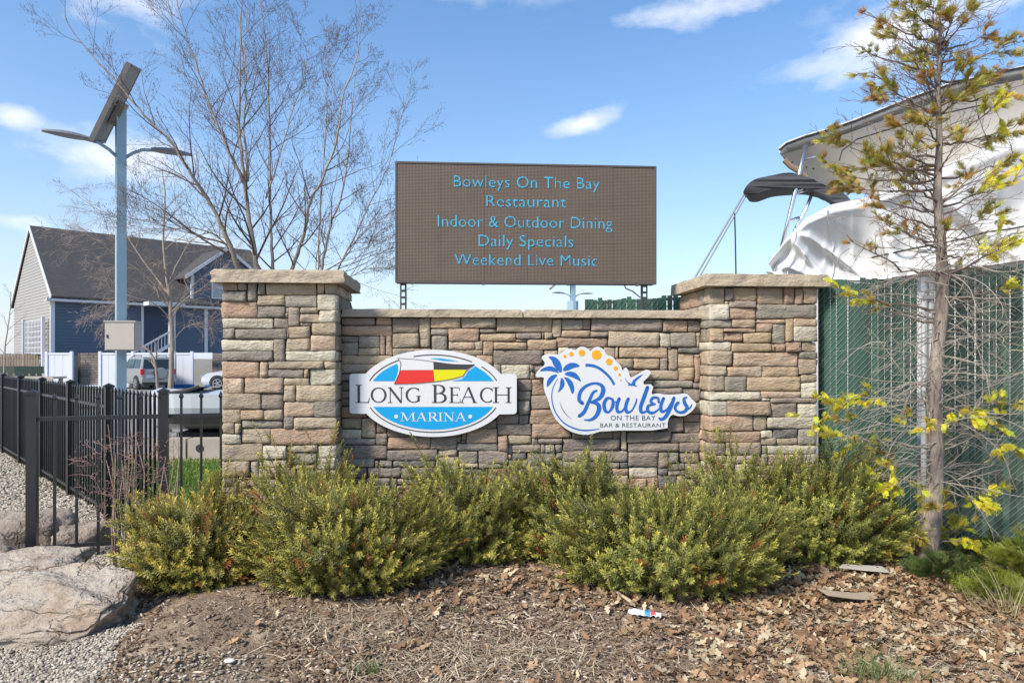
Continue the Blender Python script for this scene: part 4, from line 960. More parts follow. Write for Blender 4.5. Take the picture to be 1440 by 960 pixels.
# ------------------------------------------------------------------ cars
m_tyre = m_rubber
m_hub = mat('alloy_rim', (.45, .46, .47), .35, metal=.7, var=.1)
m_carglass = mat('dark_car_glass', (.03, .045, .05), .08, var=.2)
m_taill = mat('red_lens', (.55, .02, .03), .25, var=.05)
m_plast = mat('black_plastic', (.03, .03, .03), .6)
def car(label, loc, rz, paint, L=4.2, Wd=1.78, H=1.72, suv=True, group='parked vehicles'):
    """car faces +x; origin on the ground at its centre"""
    c = thing('parked_car', label, 'car', loc, rz, group)
    h2 = L / 2
    if suv: prof = [(-h2, .45), (-h2 + .03, .95), (-h2 + .10, 1.05), (-h2 + .28, H - .06), (-h2 + .42, H), (h2 - 2.0, H), (h2 - 1.35, 1.08), (h2 - .25, .95), (h2 - .03, .75), (h2, .42), (h2 - .1, .30), (-h2 + .1, .30)]
    else: prof = [(-h2, .45), (-h2 + .05, .9), (-h2 + .5, 1.0), (-h2 + 1.2, H - .04), (h2 - 2.1, H), (h2 - 1.1, 1.0), (h2 - .3, .85), (h2 - .03, .62), (h2, .40), (h2 - .1, .26), (-h2 + .1, .26)]
    def wy(x, z): return (Wd / 2) * (1 - .20 * max(0, (z - 1.0)) / .7) * (1 - .06 * (abs(x) / h2) ** 4) - (.05 if z < .4 else 0)
    m_ = MB(); tri = geometry.tessellate_polygon([[Vector((x, z, 0)) for x, z in prof]]); n = len(prof)
    # rounded shoulders: an inset ring at full width and one flush ring slightly in
    for s_ in (-1, 1):
        m_.v += [(x * .985, s_ * wy(x, z), (z - .8) * .97 + .8) for x, z in prof]
    for s_ in (-1, 1):
        m_.v += [(x, s_ * (wy(x, z) - .07), z) for x, z in prof]
    for t in tri: m_.face(list(reversed(t))); m_.face([n + i for i in t])
    for i in range(n):
        j = (i + 1) % n
        m_.face((i, j, 2 * n + j, 2 * n + i)); m_.face((n + j, n + i, 3 * n + i, 3 * n + j)); m_.face((2 * n + i, 2 * n + j, 3 * n + j, 3 * n + i))
    body = m_.build('body', paint, c)
    # glazing, slightly proud
    if suv: side = [[(-h2 + .34, 1.12), (-h2 + .44, H - .14), (-h2 + 1.15, H - .12), (-h2 + 1.15, 1.12)], [(-h2 + 1.22, 1.12), (-h2 + 1.22, H - .12), (-h2 + 2.0, H - .12), (-h2 + 2.05, 1.12)], [(-h2 + 2.12, 1.12), (-h2 + 2.10, H - .12), (h2 - 2.02, H - .13), (h2 - 1.48, 1.12)]]
    else: side = [[(-h2 + .85, 1.0), (-h2 + 1.3, H - .14), (-h2 + 1.95, H - .1), (-h2 + 1.95, 1.0)], [(-h2 + 2.02, 1.0), (-h2 + 2.02, H - .1), (h2 - 2.1, H - .12), (h2 - 1.3, 1.0)]]
    for s_ in (-1, 1):
        for q in side:
            m_ = MB(); m_.prism(q, lambda x, y, d: (x, s_ * (wy(x, y) + d), y), .006, -.05); m_.build('side_window', m_carglass, c)
    if suv:
        m_ = MB(); f = lambda y, z: -h2 + .10 + (z - 1.05) * .18 / (H - .06 - 1.05)
        m_.prism([(-Wd / 2 + .16, 1.10), (Wd / 2 - .16, 1.10), (Wd / 2 - .24, H - .14), (-Wd / 2 + .24, H - .14)], lambda x, y, d: (f(x, y) + d, x, y), -.012, .04); m_.build('rear_window', m_carglass, c)
        sw = MB(); sw.cyl((-h2 - .02, -.06, .86), (-h2 - .19, -.06, .86), .335, .325, 24).build('spare_wheel', m_tyre, c)
        MB().tube([(-h2 - .19, -.06, .86), (-h2 - .215, -.06, .86), (-h2 - .235, -.06, .86)], [.30, .295, .25], 24).build('spare_wheel_cover', paint, c)
        for s_ in (-1, 1): MB().box((-h2 - .02, s_ * (Wd / 2 - .10) - .09, .80), (-h2 + .12, s_ * (Wd / 2 - .10) + .09, 1.08)).build('tail_light', m_taill, c)
        MB().box((-h2 - .03, .22, .62), (-h2 + .02, .62, .78)).build('number_plate', m_trim, c)
        MB().box((-h2 - .10, -Wd / 2 + .03, .40), (-h2 + .1, Wd / 2 - .03, .60)).build('bumper', paint, c)
        MB().box((-h2 - .04, -Wd / 2 + .1, .24), (-h2 + .3, Wd / 2 - .1, .40)).build('rear_skirt', m_plast, c)
        for s_ in (-1, 1): MB().tube([(-h2 + .6, s_ * .62, H + .0), (-h2 + .7, s_ * .62, H + .06), (h2 - 2.3, s_ * .62, H + .06), (h2 - 2.15, s_ * .62, H)], .018, 6).build('roof_rail', m_plast, c)
    else:
        for s_ in (-1, 1): MB().box((h2 - .30, s_ * (Wd / 2 - .22) - .12, .62), (h2 - .0, s_ * (Wd / 2 - .22) + .12, .76)).build('headlight', m_glass, c)
    for s_ in (-1, 1):
        MB().box((h2 - 1.55, s_ * (Wd / 2 + .08) - .07, 1.02), (h2 - 1.42, s_ * (Wd / 2 + .08) + .07, 1.16)).build('mirror', m_plast, c)
        for x in (-h2 + .78, h2 - .82):
            MB().cyl((x, s_ * (Wd / 2 - .16), .36), (x, s_ * (Wd / 2 - .012), .36), .40, .40, 20).build('wheel_arch', m_plast, c)
            wh = MB().tube([(x, s_ * (Wd / 2 - .20), .335), (x, s_ * (Wd / 2 - .0), .335), (x, s_ * (Wd / 2 + .015), .335)], [.335, .335, .30], 20).build('wheel', m_tyre, c)
            m_ = MB(); m_.cyl((x, s_ * (Wd / 2 + .012), .335), (x, s_ * (Wd / 2 + .022), .335), .075, .06, 10)
            for k in range(5):
                t = 2 * math.pi * k / 5; m_.bar((x, s_ * (Wd / 2 + .018), .335), (x + .21 * math.cos(t), s_ * (Wd / 2 + .018), .335 + .21 * math.sin(t)), .05, .02, up=(0, 1, 0))
            k0 = 20
            m_.tube([(x + .215 * math.cos(2 * math.pi * k / k0), s_ * (Wd / 2 + .016), .335 + .215 * math.sin(2 * math.pi * k / k0)) for k in range(k0 + 1)], .022, 5, caps=False)
            m_.build('rim', m_hub, wh)
    return c
m_silver = mat('silver_paint', (.33, .33, .325), .35, metal=.35, var=.03)
m_carwhite = mat('white_car_paint', (.75, .76, .77), .3, var=.02)
cp = P(203, 505, 38.6)
car('silver compact SUV with round spare wheel cover on its back, parked by the vinyl fence', (cp.x, cp.y, .012), R(90 + 46), m_silver)
cp = P(343, 505, 38.2)
car('white car half hidden behind the left stone pillar', (cp.x, cp.y, .012), R(180 + 12), m_carwhite, L=4.0, H=1.5, suv=False)
# ------------------------------------------------------------------ covered boat on blocks behind the near fence
m_hullw = mat('grey_white_gelcoat', (.52, .55, .58), .3, var=.06, vscale=1.5)
m_hullg = mat('grey_deck_shade', (.42, .45, .48), .35, var=.06)
sb = thing('small_boat', 'pale grey open motorboat resting on concrete blocks behind the near iron fence', 'boat', (-3.1, 12.7, 0), R(3))
def hullsec(x):
    f = max(0, min(1, (x + 3.1) / .7)); return .35 + .65 * f ** .5
m_ = MB(); secs = []
xs_ = [-3.1 + i * .3 for i in range(22)]
for x in xs_:
    b = .95 * hullsec(x) + .02; k = len(m_.v); rise = .06 * (1 - hullsec(x))
    m_.v += [(x, -b, 1.02 + rise), (x, -b * .98, .80 + rise), (x, -b * .90, .62 + rise), (x, -b * .45, .42 + rise), (x, 0, .34 + rise * 1.5), (x, b * .45, .42 + rise), (x, b * .90, .62 + rise), (x, b * .98, .80 + rise), (x, b, 1.02 + rise), (x, 0, 1.06 + rise)]
for i in range(len(xs_) - 1):
    for j in range(10): q = i * 10 + j; q2 = i * 10 + (j + 1) % 10; m_.face((q, q2, q2 + 10, q + 10))
m_.face(range(9, -1, -1)); m_.face([(len(xs_) - 1) * 10 + j for j in range(10)])
m_.build('hull', m_hullw, sb, smooth=False)
m_ = MB()
for i in range(1, len(xs_) - 1):
    x, x2 = xs_[i], xs_[i + 1]; b, b2 = .95 * hullsec(x) + .025, .95 * hullsec(x2) + .025; r1, r2 = .06 * (1 - hullsec(x)), .06 * (1 - hullsec(x2))
    m_.hexa([(x, -b * .96, .53 + r1), (x2, -b2 * .96, .53 + r2), (x2, -b2 * .7, .53 + r2), (x, -b * .7, .53 + r1), (x, -b - .02, .67 + r1), (x2, -b2 - .02, .67 + r2), (x2, -b2 * .7, .67 + r2), (x, -b * .7, .67 + r1)])
m_.build('rub_rail', m_plast, sb)
MB().box((-2.6, -.55, .16), (3.2, .55, .36)).build('keel_shadow_beam', m_plast, sb)  # black bunk strip that also stands in for the shadow under the keel
ws = MB(); ws.grid(lambda u, v: (-2.35 + .2 * v - .3 * (1 - v), -.72 + 1.44 * u, 1.03 + .10 * v + .0 * math.sin(3.14 * u)), 8, 4); ws.build('windscreen', m_carglass, sb)
MB().tube([(-2.75, -.75, 1.02), (-2.35, -.78, 1.08), (-2.15, -.75, 1.15)], .03, 6).build('windscreen_frame', m_plast, sb)
# black vent and white swoosh on the hull side
MB().prism([(-.62, .88), (-.44, .88), (-.45, 1.0), (-.52, 1.08), (-.60, 1.0)], lambda x, y, d: (x, -.955 + d, y), -.01, .02).build('vent', m_plast, sb)
m_ = MB()
for a, b in (((-.12, 1.0), (-.06, .91)), ((-.06, .91), (.0, .98)), ((.0, .98), (.06, .91)), ((.06, .91), (.16, 1.02))): m_.bar((a[0], -.966, a[1]), (b[0], -.966, b[1]), .005, .035, up=(0, 0, 1))
m_.build('hull_logo', m_white, sb)['label'] = 'white zigzag mark like a W'
blk = None
for i in range(7):
    t_ = thing('concrete_block', f'hollow beige concrete block at the edge of the lawn, {["first", "second", "third", "fourth", "fifth", "sixth", "seventh"][i]} from the fence corner post', 'concrete block', (-5.55 + i * .62, 11.55 + i * .03, 0), R(4), 'concrete blocks under the boat')
    m_ = MB(); m_.box((-.29, -.14, 0), (.29, .14, .32)); m_.build('block', mat('beige_block', (.40, .355, .30), .9, var=.2) if i == 0 else bpy.data.materials['beige_block'], t_)
    for x in (-.10,): MB().cyl((x, -.146, .17), (x, -.10, .17), .065, .065, 14).build('hole_shade', m_plast, t_)  # black disc on the face stands in for the shade inside the hole
# ------------------------------------------------------------------ far left: green slatted seat, planter table, brown fence
m_greenp = mat('green_painted_wood', (.075, .10, .065), .7, var=.2)
m_woodl = mat('weathered_plank', (.42, .37, .30), .85, var=.2)
for k, (px, Yb, lab, rz_) in enumerate(((19, 27, 'dark green slatted garden chair nearest the photo edge behind the long fence', .5), (42, 26, 'dark green slatted garden chair with broad top rail beside the vinyl fence', .75))):
    p = P(px, 505, Yb)
    gc = thing('garden_chair', lab, 'chair', (p.x, p.y, .01), rz_, 'green garden chairs')
    for i in range(4): MB().obox((-.32 + i * .21, .05 + .0, .82), (.075, 0, 0), (0, .012, 0), (0, .09, .42)).build('back_slat', m_greenp, gc)
    MB().obox((0, .14, 1.20), (.46, 0, 0), (0, .02, 0), (0, .03, .13)).build('top_rail', m_greenp, gc)
    MB().obox((0, -.02, .50), (.46, 0, 0), (0, .02, 0), (0, .0, .14)).build('lower_rail', m_greenp, gc)
    for i in range(4): MB().box((-.42, -.55 + i * .14, .40), (.42, -.44 + i * .14, .43)).build('seat_slat', m_greenp, gc)
    for s_ in (-1, 1):
        MB().box((s_ * .44 - .03, -.55, 0), (s_ * .44 + .03, -.47, .62)).build('leg', m_greenp, gc); MB().box((s_ * .44 - .03, .0, 0), (s_ * .44 + .03, .08, .62)).build('leg', m_greenp, gc)
        MB().box((s_ * .44 - .07, -.6, .62), (s_ * .44 + .07, .12, .65)).build('armrest', m_greenp, gc)
p = P(14, 505, 22.5)
tb_ = thing('plank_table', 'pale weathered plank table behind the far end of the long fence', 'table', (p.x, p.y, .01), .1)
for i in range(5): MB().box((-1.1, -.42 + i * .17, .98), (1.5, -.265 + i * .17, 1.04)).build('plank', m_woodl, tb_)
MB().box((-1.1, -.44, .78), (1.5, -.40, .975)).build('apron', m_woodl, tb_)
for x in (-1, 1.35):
    for y in (-.36, .34): MB().box((x - .05, y - .05, 0), (x + .05, y + .05, .98)).build('leg', m_woodl, tb_)
bf = thing('wooden_fence', 'weathered brown picket fence at the far left edge behind the green chairs', 'fence', (P(-30, 505, 44).x, 44, 0), 0)
m_bw = mat('brown_fence_wood', (.22, .17, .13), .9, var=.25)
for i in range(22): MB().box((i * .17, -.02, .05), (i * .17 + .13, .02, 1.95 + rng.uniform(-.03, .03))).build('board', m_bw, bf)
for z in (.5, 1.6): MB().box((0, .022, z), (3.8, .06, z + .1)).build('rail', m_bw, bf)
# ------------------------------------------------------------------ green slatted chain link fence
m_slat = mat('green_slat', (.016, .068, .044), .6, var=.22, vscale=3, obj_random=.38)
m_slat2 = mat('weathered_green_slat', (.062, .11, .078), .75, var=.2, vscale=4, obj_random=.34)
m_wire = mat('fence_wire', (.36, .38, .36), .5, metal=.3, var=.1)
m_wire2 = mat('green_fence_wire', (.26, .32, .27), .5, var=.1)
def chain_fence(label, a, b, top, pitch, ms, mw, posts, bottom=.02, slat_over=.02):
    a, b = Vector(a), Vector(b); L = (b - a).length; f = thing('slatted_fence', label, 'fence', a, math.atan2((b - a).y, (b - a).x), 'green slatted chain link fences')
    n = int(L / pitch)
    for i in range(n):
        x = (i + .5) * pitch; tp = top + slat_over + rng.uniform(-.03, .02); w_ = pitch * rng.uniform(.43, .475); tilt = rng.uniform(-.007, .007); y_ = rng.uniform(-.004, .004)
        m_ = MB(); m_.hexa([(x - w_, y_ - .004, bottom), (x + w_, y_ - .004, bottom), (x + w_, y_ + .004, bottom), (x - w_, y_ + .004, bottom), (x - w_ + tilt, y_ - .004, tp), (x + w_ + tilt, y_ - .004, tp - rng.uniform(0, .015)), (x + w_ + tilt, y_ + .004, tp), (x - w_ + tilt, y_ + .004, tp)])
        m_.build('slat', ms, f)
    m_ = MB(); rise = 1.15; p2 = pitch
    k = -int(top / rise / p2) - 1
    # front strands climb to the right, back strands climb to the left
    while k * p2 < L:
        for sg, y, in ((1, -.011), (-1, .011)):
            x0 = k * p2 if sg == 1 else k * p2 + top / rise
            z0 = .04; z1 = top - .01; x1 = x0 + sg * (z1 - z0) / rise
            if sg == 1:
                if x0 < 0: z0 += -x0 * rise; x0 = 0
                if x1 > L: z1 -= (x1 - L) * rise; x1 = L
            else:
                if x0 > L: z0 += (x0 - L) * rise; x0 = L
                if x1 < 0: z1 -= -x1 * rise; x1 = 0
            if z1 - z0 > .05:
                m_.tube([(x0, y, z0), (x1, y, z1)], .0031, 3, caps=False)
        k += 1
    wv = m_.build('wire_mesh', mw, f); wv['kind'] = 'stuff'
    MB().cyl((0, .035, top - .015), (L, .035, top - .015), .016, .016, 8).build('top_rail', m_wire, f)
    for x in posts: MB().cyl((x, .045, -.1), (x, .045, top + .03), .03, .03, 10).build('post', m_wire, f)
    return f
fA = Vector((2.80, 6.50, 0)); fdir = Vector((1.17, -.98, 0)).normalized()
gp = P(1304, 505, 5.88)
fAe = Vector((3.42, 5.98, 0))
chain_fence('dark green slatted chain link fence between the right pillar and the pale gate post', fA, fAe, 2.28, .050, m_slat, m_wire, [.05])
chain_fence('weathered green slatted fence right of the pale gate post behind the conifer', fAe + fdir * .13 + Vector((0, .01, 0)), fAe + fdir * 2.6, 2.30, .046, m_slat2, m_wire2, [1.9])
chain_fence('distant green slatted fence showing above the wall cap under the message board', (.86, 8.45, 0), (2.75, 7.05, 0), 2.28, .062, m_slat, m_wire, [.04, 1.3])
gpo = thing('gate_post', 'pale galvanised gate post between the two green slatted fence sections', 'post', fAe + fdir * .065)
m_gp = mat('pale_galvanised', (.56, .55, .53), .55, metal=.15, var=.15, vscale=14)
for k, x in enumerate((-.028, .03)): MB().cyl((x, 0, -.1), (x, 0, 2.28 - .05 * k), .026, .026, 12).build('tube', m_gp, gpo, smooth=True)
for z in (.5, 1.3, 2.1): MB().box((-.06, -.035, z), (.062, -.028, z + .03)).build('clamp', m_gp, gpo)
# ------------------------------------------------------------------ big boat on the hard, right
BY = 9.2
m_gel = mat('white_gelcoat', (.70, .68, .64), .25, var=.04, vscale=1)
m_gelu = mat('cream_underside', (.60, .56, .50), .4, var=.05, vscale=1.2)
m_wrap = mat('white_shrink_wrap', (.80, .79, .76), .35, var=.04, vscale=1.5)
m_canvas = mat('black_canvas', (.065, .067, .072), .8, var=.3, vscale=4)
m_cabin = mat('cabin_cream', (.55, .48, .40), .5, var=.08)
boat = thing('cabin_boat', 'large white cabin boat in shrink wrap behind the green slatted fence', 'boat', (P(1300, 505, BY).x, BY, 0))
bo = boat.location
BD = lambda d, z=0: Vector((.66 * d, d, z))
def BP(px, py, dy=0, par=0):
    """point of the boat: traced on its near side plane (dy metres farther)"""
    p = P(px, py, BY); p.y += dy; return p - bo
# hardtop: slab seen from below, near edge and far edge
edge_top = [(1095, 208), (1104, 200), (1130, 190), (1165, 180), (1200, 168), (1240, 152), (1280, 136), (1330, 118), (1400, 100), (1480, 84), (1600, 62)]
far_drop = [(1097, 216), (1112, 226), (1140, 236), (1175, 246), (1215, 256), (1262, 262), (1310, 260), (1360, 258), (1420, 255), (1500, 250), (1620, 240)]
m_ = MB(); n = len(edge_top); k = 0
for (p, q) in zip(edge_top, far_drop):
    e = BP(*p); e2 = e + Vector((0, -.02, -.075)); ctr = e + BD(1.5, .22 * min(1, (p[0] - 1090) / 90))
    far = e + BD(3.0, .10); u = e + BD(.35, -.08); u2 = e + BD(2.9, -.06)
    m_.v += [tuple(x) for x in (e2, e, ctr, far, u2, u)]
for i in range(n - 1):
    for j in range(6): a = i * 6 + j; b = i * 6 + (j + 1) % 6; m_.face((a, b, b + 6, a + 6))
m_.face(range(6)); m_.face([(n - 1) * 6 + j for j in reversed(range(6))])
ht = m_.build('hardtop', m_gel, boat, smooth=False)
m_ = MB(); m_.tube([BP(x, y) + Vector((0, -.03, -.035)) for x, y in edge_top], .016, 6); m_.build('rub_rail', m_plast, ht)
m_ = MB(); m_.tube([BP(1180, 226), BP(1184, 212), BP(1205, 196), BP(1250, 182), BP(1300, 166), BP(1380, 148)], .010, 5); m_.build('piping', m_plast, ht)
# underside panel, sloping down and back
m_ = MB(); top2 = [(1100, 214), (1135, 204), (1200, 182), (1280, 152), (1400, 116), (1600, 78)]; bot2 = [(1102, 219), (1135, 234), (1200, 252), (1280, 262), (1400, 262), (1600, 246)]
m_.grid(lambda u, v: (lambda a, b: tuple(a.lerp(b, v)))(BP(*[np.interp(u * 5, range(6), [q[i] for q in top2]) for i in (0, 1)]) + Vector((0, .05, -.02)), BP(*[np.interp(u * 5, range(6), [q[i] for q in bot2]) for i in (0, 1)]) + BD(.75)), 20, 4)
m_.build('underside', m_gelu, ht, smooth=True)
for (x, y) in ((1112, 218), (1122, 222), (1132, 226), (1142, 229), (1152, 231)): MB().ball(BP(x, y) + Vector((0, .18, -.01)), .012, 8, 5).build('rivet', m_plast, ht)
# cabin body
m_ = MB(); m_.prism([(1150, 310), (1183, 258), (1330, 245), (1440, 190), (1660, 150), (1660, 400), (1100, 400)], lambda x, y, d: tuple(BP(x, y) + BD(d)), .9, 3.2); m_.build('cabin', m_cabin, boat)
m_ = MB(); m_.tube([BP(1385, 150) + Vector((0, .5, 0)), BP(1425, 200) + Vector((0, .5, 0)), BP(1450, 215) + Vector((0, .5, 0))], .02, 8); m_.build('rail', m_steel, boat)
# shrink wrap: rumpled sheet between a lower and an upper traced edge, with thickness behind
lo_ = [(1078, 392), (1110, 393), (1150, 394), (1200, 394), (1250, 392), (1310, 386), (1380, 376), (1450, 366), (1560, 350), (1660, 336)]
hi_ = [(1088, 372), (1112, 338), (1140, 310), (1175, 292), (1215, 284), (1258, 268), (1330, 238), (1400, 206), (1470, 182), (1660, 150)]
def wrapfn(u, v):
    t = u * (len(lo_) - 1); a = [np.interp(t, range(len(lo_)), [q[i] for q in lo_]) for i in (0, 1)]; b = [np.interp(t, range(len(lo_)), [q[i] for q in hi_]) for i in (0, 1)]
    A, B = BP(*a), BP(*b)
    p = A.lerp(B, v)
    rdg = lambda a_, b_, c_: (1 - min(1, 2.2 * abs(noise.noise(Vector((a_, b_, c_)))))) ** 3
    fold = .30 - rdg(u * 8 + v * 1.6, v * .35, 2) * .22 - rdg(u * 13 - v * 1.0, v * .4, 7) * .05 + .25 * noise.noise(Vector((u * 4, v * 2, 9)))
    p += Vector((.66, 1, 0)) * (fold * (math.sin(math.pi * min(1, v + .12)) ** .6) * .8 - .20)
    return p
m_ = MB(); m_.grid(wrapfn, 170, 44); wr = m_.build('shrink_wrap', m_wrap, boat, smooth=True)
m_ = MB(); m_.grid(lambda u, v: wrapfn(u, 1).lerp(wrapfn(u, 1) + BD(1.6, .12), v), 60, 4); m_.build('wrap_top', m_wrap, wr)
m_ = MB(); m_.grid(lambda u, v: wrapfn(0, u).lerp(wrapfn(0, u) + BD(1.8), v), 14, 4); m_.build('wrap_end', m_wrap, wr)
MB().prism([(1078, 393), (1660, 336), (1660, 470), (1250, 560), (1130, 560)], lambda x, y, d: tuple(BP(x, y) + BD(d)), .02, 2.8).build('hull', m_gel, boat)
m_ = MB(); m_.tube([wrapfn(u / 20, .30) + Vector((0, -.05, 0)) for u in range(8, 21)], .012, 5); m_.build('strap', m_plast, boat)
for u_ in (.12, .27, .44, .60): MB().tube([wrapfn(u_ + .04 * v_ / 14, v_ / 14) + Vector((-.02, -.035, 0)) for v_ in range(15)], .007, 4).build('seam_tape', m_gel, wr)
# ladder-like arch legs
lg = [(1131.8, 205), (1122, 250), (1109, 305), (1096.5, 356)]; rg = [(1153, 253), (1138, 292), (1118, 330), (1101, 352), (1096.5, 357)]
MB().tube([BP(*p) + Vector((0, -.02, 0)) for p in lg], .028, 8).build('arch_leg', m_steel, boat, smooth=True)
MB().tube([BP(*p) + Vector((0, .10, 0)) for p in rg], .022, 8).build('arch_leg', m_steel, boat, smooth=True)
for a, b in (((1130, 225), (1158, 214)), ((1119, 269), (1146, 258)), ((1117, 273), (1144, 263)), ((1108, 311), (1127, 304))): MB().tube([BP(*a), BP(*b) + Vector((0, .08, 0))], .016, 8).build('rung', m_steel, boat, smooth=True)
# folded bimini canvas with its two poles and strap
bim = [(1045, 272), (1050, 262), (1062, 253), (1085, 248), (1112, 243), (1135, 250), (1160, 262), (1180, 268), (1200, 282), (1186, 292), (1160, 276), (1140, 266), (1110, 265), (1080, 268), (1062, 275), (1050, 276)]
MB().prism(chaikin(bim, 2), lambda x, y, d: tuple(BP(x, y) + Vector((.5 * d, d + .05 * noise.noise(Vector((x * .08, y * .1, 0))), 0))), -.05, .35).build('bimini_canvas', m_canvas, boat)
for dx, w_ in ((0, .012), (4, .009)): MB().tube([BP(1047 + dx, 272), BP(975 + dx * 1.5, 394)], w_, 6).build('bimini_pole', m_lamp, boat)
MB().tube([BP(1033, 300), BP(1034, 330), BP(1035, 385), BP(1036, 400)], .010, 5).build('strap', m_plast, boat)
MB().tube([BP(1103, 225), BP(1112, 234), BP(1122, 240), BP(1134, 250)], .035, 6).build('canvas_roll', mat('tan_canvas', (.30, .20, .13), .8), boat)
# ------------------------------------------------------------------ foliage templates
def quadstrip(pts, ws, side):
    """flat tapered strip; returns verts, quads"""
    v = []; side = np.array(side, float)
    for p, w_ in zip(pts, ws): v += [np.array(p) - side * w_ / 2, np.array(p) + side * w_ / 2]
    return v, [(2 * i, 2 * i + 1, 2 * i + 3, 2 * i + 2) for i in range(len(pts) - 1)]
def yew_shoot(seed, n=34, L=.11):
    r = random.Random(seed); V, F, C = [], [], []
    for i in range(n):
        h = L * (.12 + .88 * i / n); a = i * 2.4 + r.uniform(-.3, .3); up = .22 + .95 * (i / n) ** 2 + r.uniform(-.25, .25)
        ln = .029 * (1 - .35 * (i / n)) * r.uniform(.8, 1.15)
        d = np.array([math.cos(a) * math.cos(up), math.sin(a) * math.cos(up), math.sin(up)]); s_ = np.cross(d, [0, 0, 1.]); s_ /= np.linalg.norm(s_) + 1e-9
        b = np.array([0, 0, h]); k = len(V)
        V += [b - s_ * .0011, b + s_ * .0011, b + d * ln * .6 + s_ * .0025 - [0, 0, .001], b + d * ln * .6 - s_ * .0025 - [0, 0, .001]]; F.append((k, k + 1, k + 2, k + 3))
        V += [b + d * ln * .6 - s_ * .0025 - [0, 0, .001], b + d * ln * .6 + s_ * .0025 - [0, 0, .001], b + d * ln + s_ * .0004, b + d * ln - s_ * .0004]; F.append((k + 4, k + 5, k + 6, k + 7))
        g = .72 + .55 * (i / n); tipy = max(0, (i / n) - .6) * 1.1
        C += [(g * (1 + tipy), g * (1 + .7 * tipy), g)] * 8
    k = len(V)
    for a in range(3):
        t0 = 2.1 * a; t1 = 2.1 * (a + 1)
        V += [(math.cos(t0) * .0016, math.sin(t0) * .0016, -.05), (math.cos(t1) * .0016, math.sin(t1) * .0016, -.05), (math.cos(t1) * .001, math.sin(t1) * .001, L), (math.cos(t0) * .001, math.sin(t0) * .001, L)]
        F.append((k + 4 * a, k + 4 * a + 1, k + 4 * a + 2, k + 4 * a + 3)); C += [(1.0, .75, .7)] * 4
    return np.array(V, float), np.array(F), np.array(C, float)
SHOOTS = [yew_shoot(s_, 34, L_) for s_, L_ in ((1, .10), (2, .125), (3, .085), (4, .14))]
m_yew = mat('yew_needles', (.1, .1, .1), .42, var=.12, vscale=3, tint=True, trans=.28, spec=.45)
m_bark = mat('brown_bark', (.16, .11, .08), .9, var=.3, vscale=20, bump=.004, bscale=60)
def yew(label, cx, cy, rx, ry, h, n, seed, hue=0):
    r = np.random.default_rng(seed); z0 = gh(cx, cy); rr_ = random.Random(seed)
    sh = thing('yew_shrub', label, 'shrub', (cx, cy, z0), 0, 'low yew shrubs in front of the stone wall')
    # shoots stand on lobes that bulge out of a vase-shaped crown
    nl = 26; la = r.uniform(0, 2 * np.pi, nl); lu = r.uniform(.12, 1, nl)
    lob = np.stack([np.cos(la) * np.sqrt(1 - (lu * .93) ** 2), np.sin(la) * np.sqrt(1 - (lu * .93) ** 2), lu], 1); amp = r.uniform(.0, .26, nl)
    out = []; a = r.uniform(0, 2 * np.pi, n); u = r.uniform(-.12, 1, n); s_ = np.sqrt(np.maximum(0, 1 - np.clip(u, 0, 1) ** 2))
    d = np.stack([np.cos(a) * s_, np.sin(a) * s_, np.clip(u, -.2, 1)], 1)
    cosm = d @ lob.T; bulge = (np.exp((cosm - 1) * 22) * amp[None]).max(1)
    rad = .78 + bulge + r.normal(0, .035, n)
    depth = r.random(n) ** 1.6; rad *= 1 - .42 * depth
    base_in = np.where(d[:, 2] < .25, .80 + .8 * np.clip(d[:, 2] + .1, 0, .25), 1.0)
    pos = np.stack([d[:, 0] * rx * rad * base_in, d[:, 1] * ry * rad * base_in, np.maximum(.03, .10 * h + d[:, 2] * h * .92 * rad)], 1)
    dirs = np.stack([d[:, 0] * .95 + r.normal(0, .34, n), d[:, 1] * .95 + r.normal(0, .34, n), .45 + .6 * d[:, 2] + r.normal(0, .22, n)], 1)
    # a few long leaders poking out of the top
    k = max(8, n // 60); tp = r.choice(np.where(d[:, 2] > .55)[0], k); pos[tp, 2] += r.uniform(.02, .08, k); dirs[tp] = [0, 0, 1]; dirs[tp] += r.normal(0, .15, (k, 3))
    # tint: olive green, young shoots yellower, some bronzed, depends on the shoot only
    young = r.random(n)[:, None] ** 1.5; clump = np.array([noise.noise(Vector((p[0] * 3.2 + seed, p[1] * 3.2, p[2] * 3.2))) for p in pos])[:, None]
    base = np.array([[.14, .16, .045]]) * (1 - young) + np.array([[.45, .44, .115]]) * young
    base = base * (1 + .35 * clump) * (1 + hue * np.array([[.25, .02, -.1]]))
    bz = (r.random(n) < .035 + .05 * hue); base[bz] = np.array([.30, .13, .045]) * r.uniform(.7, 1.2, (bz.sum(), 1))
    tk = r.integers(0, len(SHOOTS), n); parts = []
    for t_ in range(len(SHOOTS)):
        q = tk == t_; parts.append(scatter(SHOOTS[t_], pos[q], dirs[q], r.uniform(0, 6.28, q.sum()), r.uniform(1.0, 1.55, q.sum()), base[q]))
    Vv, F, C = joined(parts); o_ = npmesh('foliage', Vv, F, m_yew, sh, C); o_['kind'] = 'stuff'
    m_ = MB()
    for i in range(46):
        j = r.integers(0, n); e = Vector(pos[j]) * .96; b = Vector((e.x * .12, e.y * .12, -.03)); mid = b.lerp(e, .55) + Vector((r.normal(0, .02), r.normal(0, .02), -.05 * r.random()))
        m_.tube([b, mid, e], [.010, .006, .0025], 4, caps=False)
    st_ = m_.build('branches', m_bark, sh); st_['kind'] = 'stuff'
    return sh
Y = lambda lab, px, Yc, rx, ry, h, n, s_, hue=0: yew(lab, (px - 720) * Yc / 1000, Yc, rx * 1.0, ry, h, int(n * .9), s_, hue)
